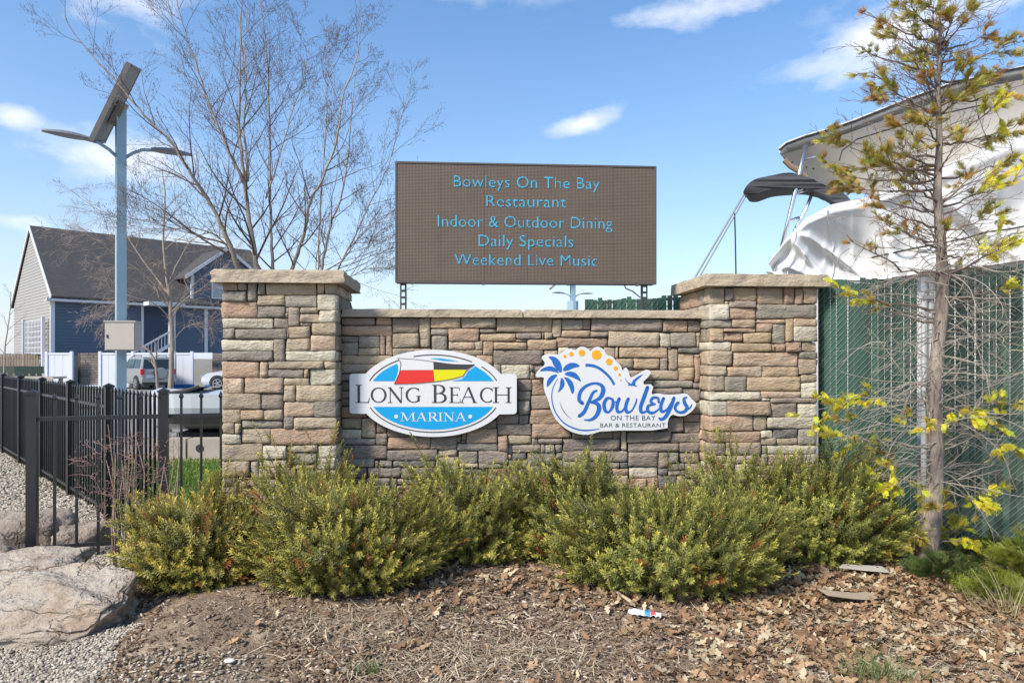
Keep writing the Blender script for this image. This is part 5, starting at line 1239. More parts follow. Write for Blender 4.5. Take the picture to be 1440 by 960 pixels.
Y('leftmost yew shrub, partly bronzed, beside the end of the black iron fence', 283, 5.15, .56, .48, 0.52, 1900, 21, .5)
Y('yew shrub rising in front of the base of the left stone pillar', 425, 5.62, .52, .40, 0.56, 1300, 22, .3)
Y('large yew shrub below the oval sign, spreading forward over the mulch', 494, 4.98, .72, .58, 0.55, 2600, 23, .25)
Y('yew shrub growing against the wall between the two signs', 665, 5.62, .62, .42, 0.62, 1700, 24, .15)
Y('darker yew shrub against the wall below the blue script sign', 810, 5.62, .62, .42, 0.64, 1700, 25, .1)
Y('large broad yew shrub in front, below the blue script sign', 945, 4.98, .88, .60, 0.55, 3000, 26, 0)
Y('yew shrub growing in front of the base of the right stone pillar', 1050, 5.62, .66, .44, 0.63, 1700, 27, -.1)
Y('rightmost yew shrub, beside the trunk of the sparse conifer', 1165, 5.50, .60, .38, 0.58, 2000, 28, -.15)
# ------------------------------------------------------------------ bare trees
def branchy(mb, start, d, length, r0, level, rr_, spread=.6, up=.25, twigs=None, seg=None, droop=0, kids=(7, 5, 3), wig=.10):
    """one curved branch with children; appends tubes"""
    seg = seg or (7 if level < 2 else 4); pts = [Vector(start)]; d = Vector(d).normalized(); st_ = length / seg
    for i in range(seg):
        d = (d + Vector((rr_.gauss(0, wig), rr_.gauss(0, wig), rr_.gauss(0, wig) + up * .12 - droop * .1 * i / seg))).normalized(); pts.append(pts[-1] + d * st_)
    rad = [max(.0016 if level < 3 else .0011, r0 * (1 - .82 * i / seg)) for i in range(seg + 1)]
    mb.tube(pts, rad, 5 if level == 0 else (4 if level == 1 else 3), caps=False)
    if level < len(kids):
        for c in range(kids[level]):
            t = .16 + .80 * (c + rr_.random()) / kids[level]; i = min(seg - 1, int(t * seg)); p = pts[i].lerp(pts[i + 1], t * seg - i)
            ax = (pts[i + 1] - pts[i]).normalized(); o_ = Vector((rr_.gauss(0, 1), rr_.gauss(0, 1), rr_.gauss(0, .6))); o_ = (o_ - ax * o_.dot(ax)).normalized()
            dd = ax * (1 - spread * .35) + o_ * spread
            branchy(mb, p, dd, length * rr_.uniform(.38, .62) * (1.1 - t * .55), rad[i] * .55, level + 1, rr_, spread, up, twigs, droop=droop, kids=kids, wig=wig)
    if twigs is not None and level >= 1: twigs.append((pts[-1], d)); twigs.append((pts[len(pts) // 2], d))
def stem_tree(name, label, cat, base, stems, mt, mtw, seed, kids=(5, 3), brn=15, blen=(1.1, 2.0), up=.35, group=None, droop=0, spread=.6, catk=True, wig=.09, side_from=.2, r_scale=1):
    rr_ = random.Random(seed); base = Vector(base); t_ = thing(name, label, cat, base, 0, group); tw = MB(); ends = []
    for (pts, r0, r1) in stems:
        pts = [Vector(p) - base for p in pts]; sm = []
        q = [pts[0]] + pts + [pts[-1]]
        for i in range(1, len(q) - 2):
            for s_ in range(5):
                u = s_ / 5; p0, p1, p2, p3 = q[i - 1:i + 3]
                sm.append(.5 * ((2 * p1) + (-p0 + p2) * u + (2 * p0 - 5 * p1 + 4 * p2 - p3) * u * u + (-p0 + 3 * p1 - 3 * p2 + p3) * u ** 3))
        sm.append(pts[-1]); n = len(sm); rad = [r0 + (r1 - r0) * (i / (n - 1)) ** .8 for i in range(n)]
        mb = MB(); mb.tube([p + Vector((rr_.gauss(0, .006), rr_.gauss(0, .006), 0)) for p in sm], [r_ * .72 * rr_.uniform(.94, 1.06) for r_ in rad], 8); mb.build('trunk', mt, t_, smooth=True)
        for b in range(brn):
            u = side_from + (1 - side_from) * (b + rr_.random()) / brn; i = min(n - 2, int(u * (n - 1))); p = sm[i].lerp(sm[i + 1], u * (n - 1) - i)
            ax = (sm[i + 1] - sm[i]).normalized(); o_ = Vector((rr_.gauss(0, 1), rr_.gauss(0, .8), 0)); o_ = (o_ - ax * o_.dot(ax)).normalized()
            branchy(tw, p, ax * .75 + o_ * .75, rr_.uniform(*blen) * (1.15 - .65 * u), max(.004, rad[i] * .34) * r_scale, 0, rr_, spread, up, ends, droop=droop, kids=kids, wig=wig)
    c_ = tw.build('crown', mtw, t_); c_['kind'] = 'stuff'
    if catk:
        m_ = MB()
        for p, d in ends:
            if rr_.random() < .55:
                for _ in range(rr_.choice((1, 2, 3))):
                    e = p + Vector((rr_.gauss(0, .03), rr_.gauss(0, .03), rr_.gauss(0, .03))); m_.tube([e, e + Vector((rr_.gauss(0, .006), rr_.gauss(0, .006), -.022))], [.0035, .0015], 3, caps=False)
        o_ = m_.build('catkins', mtw, t_); o_['kind'] = 'stuff'
    return t_
m_birch = mat('birch_bark', (.33, .27, .215), .8, var=.35, vscale=9, bump=.006, bscale=22, col2=(.20, .13, .09), mixs=.35, stretch=(1, 1, .35))
m_twig = mat('brown_twig', (.125, .088, .072), .85, var=.2, vscale=3)
m_twigp = mat('pale_twig', (.34, .26, .20), .8, var=.25, vscale=3)
def T(pts, Y0, dy=0): return [P(40 + x / 2.4, y / 2.4, Y0 + dy * i / max(1, len(pts) - 1)) for i, (x, y) in enumerate(pts)]
BB = P(372, 505, 11.3); BB.z = 0; BB2 = P(432, 505, 11.6); BB2.z = 0
stem_tree('river_birch', 'bare multi-stemmed river birch rising behind the left stone pillar', 'tree', BB, [
    ([BB + Vector((-.12, 0, 0))] + T([(745, 1010), (705, 900), (680, 830), (640, 735), (590, 650), (550, 590), (480, 480), (390, 390), (310, 290), (200, 170), (112, 50)], 11.3, -1.2), .075, .006),
    ([BB] + T([(775, 1010), (768, 900), (755, 800), (737, 680), (725, 560), (712, 440), (714, 300), (715, 150), (722, -60)], 11.3, .4), .080, .010),
    (T([(740, 640), (715, 590), (672, 500), (630, 400), (600, 320), (560, 200), (520, 80), (496, -20)], 11.35, -.6), .040, .006),
    (T([(742, 610), (738, 540), (725, 420), (737, 300), (732, 150), (745, -40)], 11.35, .9), .034, .006),
    ([BB + Vector((.14, .1, 0))] + T([(828, 1010), (825, 900), (820, 780), (815, 650), (815, 450), (810, 300), (800, 150), (778, -30)], 11.5, .5), .055, .007),
    (T([(800, 670), (850, 520), (890, 380), (930, 260), (950, 120)], 11.5, .5), .022, .004),
    (T([(690, 860), (640, 800), (560, 770), (480, 770), (400, 740)], 11.3, -.8), .020, .004)],
    m_birch, m_twig, 5, kids=(6, 4), brn=18, blen=(1.0, 1.9), group='bare river birches behind the left pillar')
stem_tree('river_birch', 'second bare river birch with four slim stems, between pillar and message board', 'tree', BB2, [
    ([BB2 + Vector((-.1, 0, 0))] + T([(880, 1010), (895, 900), (930, 790), (950, 680), (985, 620), (1040, 480), (1060, 330), (1108, 200), (1125, 60)], 11.6, -.5), .060, .006),
    ([BB2] + T([(965, 1010), (978, 900), (985, 700), (1000, 500), (1010, 300), (1010, 110)], 11.7, .3), .032, .005),
    ([BB2 + Vector((.1, 0, 0))] + T([(980, 1010), (992, 900), (1020, 760), (1060, 650), (1082, 500), (1095, 320), (1120, 160)], 11.6, .6), .048, .005),
    ([BB2 + Vector((.16, 0, 0))] + T([(1020, 1010), (1050, 900), (1100, 800), (1150, 690), (1215, 560), (1250, 420), (1300, 260)], 11.7, .5), .030, .004),
    (T([(1060, 950), (1085, 935), (1150, 905), (1240, 905)], 11.5, 0), .012, .004), (T([(1020, 960), (1075, 850), (1140, 780), (1235, 710)], 11.6, -.3), .018, .004)],
    m_birch, m_twig, 9, kids=(6, 4), brn=16, blen=(.8, 1.6), group='bare river birches behind the left pillar')
SB = P(238, 505, 15.5); SB.z = 0
def Q(pts, Y0, dy=0): return [P(x, y, Y0 + dy * i / max(1, len(pts) - 1)) for i, (x, y) in enumerate(pts)]
stem_tree('small_birch', 'small bare birch with peeling bark and dense pale twigs in front of the blue house', 'tree', SB, [
    ([SB] + Q([(239, 560), (242, 500), (241, 450), (239, 420), (233, 380), (230, 330), (232, 280), (228, 240)], 15.5, 0), .105, .012),
    (Q([(239, 428), (222, 400), (195, 380), (165, 360), (135, 335), (110, 318)], 15.5, -1), .035, .005),
    (Q([(238, 415), (215, 385), (190, 350), (165, 310), (130, 290), (100, 268)], 15.5, .6), .030, .005),
    (Q([(242, 440), (262, 420), (285, 405), (305, 385), (322, 372)], 15.5, -.5), .026, .005),
    (Q([(241, 450), (222, 430), (195, 420), (170, 430), (142, 445)], 15.5, -.6), .022, .004),
    (Q([(236, 400), (250, 370), (268, 340), (290, 325), (312, 300)], 15.5, .3), .026, .005),
    (Q([(243, 480), (258, 462), (275, 455), (300, 450)], 15.5, -.4), .014, .003)],
    m_birch, m_twigp, 14, kids=(7, 5), brn=15, blen=(.8, 1.7), up=-.2, droop=.5, spread=.75, catk=False, wig=.14, side_from=.35)
S2 = P(222, 505, 16.5); S2.z = 0
stem_tree('young_tree', 'slim leaning grey trunk forking in front of the silver SUV', 'tree', S2, [
    ([S2] + Q([(223, 560), (221, 530), (217, 505), (208, 492), (197, 483)], 16.5), .065, .03), (Q([(218, 508), (220, 495), (219, 482)], 16.5), .03, .02)],
    mat('grey_bark', (.27, .22, .18), .85, var=.25, vscale=10, bump=.004, bscale=30), m_twigp, 3, kids=(3,), brn=2, blen=(.3, .6), catk=False)
S3 = P(9, 505, 24); S3.z = 0
stem_tree('young_tree', 'thin bare sapling against the sky at the far left edge', 'tree', S3, [([S3] + Q([(6, 520), (8, 480), (14, 440), (15, 410)], 24), .05, .012)], m_birch, m_twig, 8, kids=(3, 2), brn=8, blen=(.6, 1.2), catk=False)
# reddish sapling clump by the fence corner
sp = Vector((-2.95, 5.42, 0)); cm = thing('crepe_myrtle', 'clump of thin reddish bare stems growing at the iron fence corner', 'shrub', sp)
rr_ = random.Random(4); m_red = mat('reddish_bark', (.34, .26, .19), .75, var=.3, vscale=14, col2=(.26, .13, .10), mixs=.45); m_redt = mat('red_twig', (.28, .16, .14), .8, var=.25)
for i in range(15):
    x0 = rr_.uniform(-.10, .38); L_ = rr_.uniform(.65, 1.02) * (1.12 if i in (5, 6) else 1); x1 = x0 + (x0 - .1) * .25 + rr_.gauss(0, .03)
    pts = [Vector((x0 * .8, rr_.uniform(-.08, .08), 0)), Vector((x0, rr_.uniform(-.05, .05), L_ * .45)), Vector((x1, rr_.uniform(-.07, .07), L_ * .8)), Vector((x1 + rr_.gauss(0, .02), rr_.uniform(-.07, .07), L_ + .12))]
    MB().tube(pts, [.0075, .006, .004, .002], 6).build('stem', m_red, cm, smooth=True)
tw = MB()
for i in range(80):
    x0 = rr_.uniform(-.34, .42); z = rr_.uniform(.30, 1.0); branchy(tw, (x0 * .8, rr_.uniform(-.08, .08), z), (rr_.gauss(0, 1), rr_.gauss(0, .5), rr_.uniform(.1, .8)), rr_.uniform(.08, .20), .0022, 1, rr_, .8, .2, None, kids=(0, 4))
for i in range(480):
    c = Vector((rr_.uniform(-.36, .44), rr_.uniform(-.1, .1), rr_.uniform(.35, 1.0))); d = Vector((rr_.gauss(0, 1), rr_.gauss(0, 1), rr_.gauss(0, 1))).normalized() * .009; e = d.orthogonal().normalized() * .0035
    k = len(tw.v); tw.v += [tuple(c - d), tuple(c + e), tuple(c + d), tuple(c - e)]; tw.face((k, k + 1, k + 2, k + 3))
o_ = tw.build('seed_twigs', m_redt, cm); o_['kind'] = 'stuff'
# ------------------------------------------------------------------ sparse conifer on the right
def spray(seed, L=.115):
    """flat fan of scale leaves"""
    r = random.Random(seed); V, F, C = [], [], []
    def leaf(p, d, ln, w_, g):
        d = np.array(d) / np.linalg.norm(d); s_ = np.array([-d[1], d[0], 0]); s_ = s_ / (np.linalg.norm(s_) + 1e-9); k = len(V)
        m0 = np.array(p) + d * ln * .5 + [0, 0, r.uniform(-.003, .003)]; e = np.array(p) + d * ln - [0, 0, ln * .12]
        V.extend([np.array(p) - s_ * w_ * .3, np.array(p) + s_ * w_ * .3, m0 + s_ * w_ * .5, m0 - s_ * w_ * .5]); F.append((k, k + 1, k + 2, k + 3))
        V.extend([m0 - s_ * w_ * .5, m0 + s_ * w_ * .5, e + s_ * w_ * .12, e - s_ * w_ * .12]); F.append((k + 4, k + 5, k + 6, k + 7)); C.extend([(g, g, g)] * 8)
    for a in range(-3, 4):
        ang = a * .15 + r.uniform(-.07, .07); ln = L * (1 - .10 * abs(a)) * r.uniform(.8, 1.1); d = (math.sin(ang), math.cos(ang), r.uniform(-.1, .15)); leaf((0, 0, 0), d, ln, .0036, .8)
        for j in range(1, 6):
            t = j / 6; p = np.array(d) * ln * t
            for s_ in (-1, 1):
                an2 = ang + s_ * .62; leaf(p, (math.sin(an2), math.cos(an2), r.uniform(-.15, .25)), ln * .26 * (1 - .5 * t), .0036, .95 + .35 * t)
    V = np.array(V); V = V[:, [0, 2, 1]] * [1, 1, 1]       # fan points along z
    return V, np.array(F), np.array(C)
SPR = [spray(s_) for s_ in range(4)]
m_scale = mat('scale_leaves', (.1, .1, .1), .5, var=.15, vscale=8, tint=True, trans=.35, spec=.35)
m_ctrunk = mat('fibrous_bark', (.33, .27, .22), .95, var=.5, vscale=16, bump=.022, bscale=34, col2=(.15, .12, .10), mixs=.45, stretch=(1, 1, .22))
m_dead = mat('grey_dead_twig', (.31, .27, .22), .85, var=.25, vscale=6)
m_limb = mat('brown_limb', (.19, .135, .11), .9, var=.25, vscale=8)
CY = 5.35; CB = P(1301, 505, CY); CB.z = gh(CB.x, CB.y)
con = thing('conifer', 'sparse tall conifer with grey dead lower branches and yellow-green tufts by the green fence', 'tree', CB)
r = random.Random(31)
tp = [(1302, 815), (1303, 780), (1308, 740), (1315, 680), (1316, 620), (1312, 560), (1318, 500), (1324, 440), (1326, 390), (1322, 330), (1318, 270), (1321, 200), (1319, 130), (1322, 60), (1321, -30)]
tpts = [P(x, y, CY) - CB for x, y in tp]; trad = [.098, .085, .074, .062, .055, .056, .050, .046, .043, .036, .030, .024, .017, .012, .006]
# refine the trunk so that its bark is uneven
tf, rf_ = [], []
for i in range(len(tpts) - 1):
    for s_ in range(4): tf.append(tpts[i].lerp(tpts[i + 1], s_ / 4)); rf_.append((trad[i] + (trad[i + 1] - trad[i]) * s_ / 4) * r.uniform(.93, 1.07))
tf.append(tpts[-1]); rf_.append(trad[-1])
mb = MB(); mb.tube(tf, rf_, 12)
mb.build('trunk', m_ctrunk, con, smooth=True)
def trunk_at(z):
    for a, b in zip(tpts, tpts[1:]):
        if a.z <= z <= b.z: return a.lerp(b, (z - a.z) / (b.z - a.z))
    return tpts[-1] if z > tpts[-1].z else tpts[0]
limb, dead = MB(), MB(); tuft_parts = []
def bez(a, b, sag, n=9, w_=.03):
    out = []; mid = a.lerp(b, .5) + Vector((r.gauss(0, w_), r.gauss(0, w_), sag))
    for i in range(n + 1):
        t = i / n; p = a * (1 - t) ** 2 + mid * 2 * t * (1 - t) + b * t * t
        if 0 < i < n: p = p + Vector((r.gauss(0, w_ * .25), r.gauss(0, w_ * .25), r.gauss(0, w_ * .25)))
        out.append(p)
    return out
YG, OL, OR = (.78, .72, .06), (.47, .41, .075), (.56, .33, .09)
tufts = [(1178, 405, 22, YG), (1205, 415, 8, OL), (1136, 580, 26, YG), (1165, 612, 26, YG), (1160, 560, 14, YG), (1195, 560, 20, YG), (1214, 574, 12, YG), (1225, 420, 16, OL), (1186, 590, 16, OL), (1228, 662, 18, YG),
    (1262, 686, 26, YG), (1300, 600, 16, YG), (1318, 598, 16, YG), (1352, 580, 26, YG), (1385, 590, 28, YG), (1412, 566, 26, YG), (1305, 690, 22, YG), (1310, 742, 34, YG), (1340, 745, 30, YG), (1325, 715, 24, OL), (1395, 698, 30, YG), (1372, 708, 16, YG),
    (1436, 642, 26, YG), (1356, 762, 20, YG), (1285, 750, 28, OL), (1245, 760, 40, OL), (1250, 640, 24, OL), (1270, 590, 16, OL),
    (1225, 102, 26, OL), (1252, 130, 34, OL), (1215, 130, 16, OR), (1290, 95, 30, YG), (1303, 110, 20, OR), (1310, 15, 40, OL), (1280, 5, 24, OL), (1245, 40, 26, OL), (1222, 18, 14, OR), (1180, 200, 26, OL), (1160, 182, 16, OL), (1163, 240, 26, OL), (1178, 258, 20, OR), (1200, 268, 24, OL), (1196, 235, 20, OL), (1240, 218, 30, OL),
    (1222, 228, 20, OL), (1262, 205, 24, OL), (1300, 165, 30, OL), (1345, 140, 30, OL), (1370, 118, 34, OL), (1398, 150, 30, YG), (1412, 95, 24, OR), (1432, 60, 26, OL), (1425, 180, 34, OL), (1385, 262, 30, YG), (1428, 250, 24, YG), (1402, 345, 32, YG), (1378, 352, 20, YG), (1370, 240, 18, OL), (1290, 250, 24, OL), (1245, 312, 20, OL),
    (1225, 282, 18, OR), (1262, 172, 18, OR), (1400, 300, 26, OL), (1345, 200, 18, OL), (1438, 120, 26, OL), (1356, 90, 22, OL), (1335, 60, 18, OL), (1340, 25, 20, OR), (1265, 320, 12, OR), (1300, 60, 18, OL), (1200, 60, 12, OL), (1440, 330, 20, YG), (1440, 215, 22, OL), (1272, 268, 16, YG), (1330, 320, 14, OL), (1420, 395, 18, YG), (1190, 330, 8, OR), (1362, 20, 18, OL), (1390, 45, 20, OR)]
for (px, py, sz, col) in tufts:
    Yt = CY + r.uniform(-.35, .35); e = P(px, py, Yt) - CB
    zt = e.z + (r.uniform(-.30, -.05) if py < 450 else r.uniform(-.1, .25)); a = trunk_at(max(.15, min(zt, 4.1)))
    ln = (e - a).length; live = py < 460
    pts = bez(a, e, -.10 * ln if live else .06 * ln, 10, .05 * ln)
    (limb if live else dead).tube(pts, [max(.0018, (.0105 if live else .007) * (1 - .85 * i / 10)) for i in range(11)], 5, caps=False)
    if live:
        for _ in range(4):
            i = r.randrange(2, 10); branchy(limb, pts[i], (pts[i] - pts[i - 1]).normalized() + Vector((r.gauss(0, .6), r.gauss(0, .6), r.gauss(0, .5))), r.uniform(.12, .34), .0032, 1, r, .7, .1, None, kids=(0, 3, 2))
    rad = sz * Yt / 1000; n = int(9 + sz * 1.45); adir = np.array((pts[-1] - pts[-3]).normalized())
    q = np.random.default_rng(int(px * 7 + py)); pass
    # sprays sit along a handful of short side twigs at the branch tip
    nt_ = max(3, int(sz / 4)); td = adir[None] * .9 + q.normal(0, .62, (nt_, 3)) * [1, 1, .7]; td /= np.linalg.norm(td, axis=1, keepdims=True)
    ts = np.array([np.array(pts[int(k_)]) - np.array(e) for k_ in q.integers(7, 11, nt_)]); tl = rad * q.uniform(.7, 1.35, nt_); wi = q.integers(0, nt_, n); al = q.random(n) ** .7
    off = ts[wi] + td[wi] * (tl[wi] * al)[:, None] + q.normal(0, .006, (n, 3)); dirs = td[wi] + q.normal(0, .38, (n, 3)) * [1, 1, .8]
    for k_ in range(nt_): (limb if live else dead).tube([Vector(ts[k_]) + e, Vector(ts[k_] + td[k_] * tl[k_] * .5) + e + Vector((0, 0, .006)), Vector(ts[k_] + td[k_] * tl[k_]) + e], [.0024, .0018, .001], 3, caps=False)
    cc = np.array(col)[None] * q.uniform(.72, 1.22, (n, 1)) * (1 + q.normal(0, .08, (n, 3)))
    mixv = q.random(n) < .16; cc[mixv] = np.array(OR if col == OL else OL) * q.uniform(.7, 1.1, (mixv.sum(), 1))
    tuft_parts.append(scatter(SPR[(px + py) % 4], np.array(e)[None] + off, dirs, q.uniform(0, 6.28, n), q.uniform(.42, .78, n) * (.55 + sz / 50), cc))
Vv, F, C = joined(tuft_parts); o_ = npmesh('foliage', Vv, F, m_scale, con, C); o_['kind'] = 'stuff'
# curling dead twigs
for i in range(230):
    z = r.uniform(.55, 2.45); a = trunk_at(z) + Vector((r.gauss(0, .02), r.gauss(0, .03), 0)); side = r.choice((-1, -1, 1, 1)); d = Vector((side * r.uniform(.5, 1), r.gauss(0, .38), r.uniform(-.35, .55))).normalized()
    ln = r.uniform(.25, .85); pts = [a]; n = 10; curl = Vector((r.gauss(0, .34), r.gauss(0, .2), r.uniform(-.42, .16)))
    if i > 160: a = a + Vector((side * r.uniform(.1, .5), r.gauss(0, .2), r.gauss(0, .15))); pts = [a]; ln *= .6
    for k in range(n): d = (d + curl * .42 + Vector((r.gauss(0, .09), r.gauss(0, .09), r.gauss(0, .09)))).normalized(); pts.append(pts[-1] + d * ln / n)
    dead.tube(pts, [max(.0012, .0050 * (1 - .8 * k / n)) for k in range(n + 1)], 4, caps=False)
    for _ in range(3):
        k = r.randrange(3, n); branchy(dead, pts[k], (pts[k] - pts[k - 1]) * 20 + Vector((r.gauss(0, .5), r.gauss(0, .5), r.gauss(0, .5))), r.uniform(.06, .2), .0018, 2, r, .7, -.3, None, kids=(0, 0, 2))
for i in range(80):
    z = r.uniform(2.3, 4.3); a = trunk_at(z); side = r.choice((-1, 1)); branchy(limb, a, (side * 1, r.gauss(0, .5), r.uniform(0, .8)), r.uniform(.15, .6), .004, 1, r, .7, .15, None, kids=(0, 5, 2))
for q_, nm, mm in ((limb, 'live_branches', m_limb), (dead, 'dead_branches', m_dead)): o_ = q_.build(nm, mm, con); o_['kind'] = 'stuff'
# low green sprays at the foot of the conifer
def low_shrub(label, cx, cy, rad, h, n, col, seed):
    q = np.random.default_rng(seed); s_ = thing('low_conifer', label, 'shrub', (cx, cy, gh(cx, cy)), 0, 'low feathery conifers near the fence')
    a = q.uniform(0, 6.28, n); rr2 = np.sqrt(q.random(n)) * rad; pos = np.stack([np.cos(a) * rr2, np.sin(a) * rr2 * .7, q.uniform(.02, h, n) * (1 - .5 * rr2 / rad)], 1)
    dirs = np.stack([np.cos(a), np.sin(a), q.uniform(.0, .9, n)], 1); cc = np.array(col)[None] * q.uniform(.7, 1.25, (n, 1))
    Vv, F, C = joined([scatter(SPR[k], pos[k::4], dirs[k::4], q.uniform(0, 6.28, len(pos[k::4])), q.uniform(.8, 1.3, len(pos[k::4])), cc[k::4]) for k in range(4)]); o_ = npmesh('foliage', Vv, F, m_scale, s_, C); o_['kind'] = 'stuff'
    m_ = MB()
    for k in range(14): m_.tube([(0, 0, -.02), tuple(pos[k] * .6 + [0, 0, .02]), tuple(pos[k])], [.005, .003, .0015], 4, caps=False)
    o_ = m_.build('branches', m_limb, s_); o_['kind'] = 'stuff'
low_shrub('dull green feathery sprays at the foot of the conifer trunk', 3.02 + .0, 4.95, .20, .20, 120, (.085, .12, .03), 1)
low_shrub('bright yellow-green feathery shrub low on the ground right of the conifer', 3.18, 4.66, .19, .12, 120, (.25, .29, .04), 2)
low_shrub('small green conifer sprays growing against the foot of the green fence', 3.62, 5.32, .20, .28, 110, (.09, .13, .035), 3)
low_shrub('yellow-green conifer sprays cut by the right edge of the photo', 3.52, 4.80, .22, .42, 150, (.26, .28, .04), 4)
# ------------------------------------------------------------------ boulders
def boulder(label, c, ax, seed, m, layers=1.0, rz=0, tilt=(0, 0), n=34):
    rx, ry, rz_ = ax; b = thing('boulder', label, 'boulder', c, rz, 'pale boulders by the iron fence'); m_ = MB()
    def fn(u, v):
        a = 2 * math.pi * u; ph = math.pi * v; x, y, z = math.sin(ph) * math.cos(a), math.sin(ph) * math.sin(a), math.cos(ph)
        s_ = lambda t, p: math.copysign(abs(t) ** p, t)
        x, y, z = s_(x, .55), s_(y, .55), s_(z, .45); p = Vector((x * 1.3 + seed, y * 1.3, z * 1.3))
        k = 1 + .20 * noise.noise(p) + .10 * noise.noise(p * 2.3) + .035 * noise.noise(p * 6) + .015 * noise.noise(p * 15)
        X_, Y_, Z_ = x * rx * k, y * ry * k, z * rz_ * k
        tz = Z_ / rz_; led_ = (abs((tz * 3.2 + .5 * noise.noise(Vector((X_ * 2, Y_ * 2, seed)))) % 1 - .5) * 2) ** 4
        rg = noise.noise(Vector((X_ * 2.2 + Y_ * 5.5, X_ * .8 - Y_ * 1.4, seed))); Z_ += (z > -.2) * .05 * layers * (round(rg * 4) / 4 * .7 + rg * .3)
        X_ *= 1 - .035 * led_ * layers; Y_ *= 1 - .035 * led_ * layers
        Z_ += tilt[0] * X_ + tilt[1] * Y_ + .02 * noise.noise(Vector((X_ * 5, Y_ * 9, seed))) * (z > 0)
        return (X_, Y_, Z_)
    m_.grid(fn, n * 2, n); o_ = m_.build('rock', m, b, smooth=True); return b
m_rock = mat('pale_sandstone', (.47, .405, .33), .9, var=.30, vscale=4, bump=.034, bscale=15, col2=(.36, .27, .195), mixs=.45, spec=.2, stretch=(.9, 1.15, 1.7), crack=1.1)
m_rock2 = mat('tan_boulder', (.34, .28, .225), .9, var=.3, vscale=5, bump=.03, bscale=14, col2=(.24, .19, .15), mixs=.45, spec=.25, crack=1.6)
boulder('large pale layered boulder in front of the iron fence gate end', (-3.06, 4.46, -.02), (.66, .34, .17), 3.1, m_rock, 1.8, R(2), (.05, .30), 60)
boulder('second pale boulder wedged behind the large one at the left edge', (-3.55, 4.95, .06), (.50, .24, .17), 7.7, m_rock, 1, R(6), (.10, .05))
boulder('low grey boulder at the very left edge behind the pale ones', (-4.1, 5.15, .06), (.42, .25, .17), 15.2, m_rock2, 1, 0)
boulder('brownish rough boulder standing behind the left corner post of the iron fence', (-4.2, 6.0, .05), (.42, .34, .24), 11.3, m_rock2, .6, R(20))
boulder('small rounded brown boulder just right of the corner post', (-3.70, 6.05, .02), (.24, .2, .17), 19.9, m_rock2, .4, R(50))
# ------------------------------------------------------------------ ground cover
def gcover(name, tmpl_list, xy, scale, flat, cols, m, seed, lift=.004, label=None):
    q = np.random.default_rng(seed); n = len(xy); pos = np.array([(x, y, gh(x, y) + lift) for x, y in xy]) + np.stack([np.zeros(n), np.zeros(n), np.abs(q.normal(0, .006, n))], 1)
    dirs = np.stack([q.normal(0, flat, n), q.normal(0, flat, n), np.ones(n)], 1); tk = q.integers(0, len(tmpl_list), n); parts = []
    for k in range(len(tmpl_list)):
        s_ = tk == k
        if s_.any(): parts.append(scatter(tmpl_list[k], pos[s_], dirs[s_], q.uniform(0, 6.28, s_.sum()), scale(q, s_.sum()), cols(q, s_.sum())))
    Vv, F, C = joined(parts); o_ = npmesh(name, Vv, F, m, None, C); o_['kind'] = 'stuff'
    if label: o_['label'] = label
    return o_
m_cover = mat('ground_litter', (.1, .1, .1), .85, var=.2, vscale=20, tint=True, spec=.2)
m_leafm = mat('dry_leaf', (.1, .1, .1), .7, var=.22, vscale=25, tint=True, trans=.2, spec=.25)
def chip(seed):
    r_ = random.Random(seed); l, w_, h = r_.uniform(.010, .026), r_.uniform(.003, .007), r_.uniform(.002, .004); V = []
    for z in (-h, h):
        for x, y in ((-l, -w_), (l * .8, -w_ * .7), (l, w_), (-l * .9, w_ * .8)): V.append((x + r_.uniform(-.002, .002), y, z))
    return np.array(V), np.array([(4, 5, 6, 7), (0, 1, 5, 4), (1, 2, 6, 5), (2, 3, 7, 6), (3, 0, 4, 7)]), np.ones((8, 3))
def peb(seed, r0=.012):
    r_ = random.Random(seed); V, F = [], []
    rings = ((.55, -.5), (1, 0), (.6, .55)); n = 6
    for k, (q, z) in enumerate(rings):
        for j in range(n): a = 2 * math.pi * j / n; V.append((q * math.cos(a) * r0 * r_.uniform(.8, 1.3), q * math.sin(a) * r0 * r_.uniform(.6, 1), z * r0 * .7))
    for k in range(2):
        for j in range(n): F.append((k * n + j, k * n + (j + 1) % n, (k + 1) * n + (j + 1) % n, (k + 1) * n + j))
    F += [(12, 13, 14, 15), (12, 15, 16, 17)]
    return np.array(V), np.array(F), np.ones((18, 3))
def oak(seed, L=.055):
    """lobed, curled leaf as a strip of quads along the midrib"""
    r_ = random.Random(seed); n = 11; V, F = [], []; curl = r_.uniform(-14, 18); bend = r_.uniform(-8, 10)
    for i in range(n + 1):
        t = i / n; w_ = (.30 + .70 * abs(math.sin(t * math.pi * 3.5 + .3))) * math.sin(math.pi * min(1, t * .95 + .04)) ** .7 * L * .46; x = (t - .5) * L * 2
        z = bend * (x * x) * .9 + .002 * math.sin(i * 2.1)
        for s_ in (-1, 0, 1): V.append((x + (abs(s_) * w_ * .35), s_ * w_, z + abs(s_) * (w_ * w_) * curl + (0 if s_ else 0) + r_.uniform(-.0015, .0015)))
    for i in range(n):
        for j in (0, 1): a = i * 3 + j; F.append((a, a + 1, a + 4, a + 3))
    k = len(V); V += [(-L, -.0008, 0), (-L, .0008, 0), (-L * 1.35, .0008, .004), (-L * 1.35, -.0008, .004)]; F.append((k, k + 1, k + 2, k + 3))
    V = np.array(V); V[:, 2] -= V[:, 2].min() - .001
    return V, np.array(F), np.ones((len(V), 3))
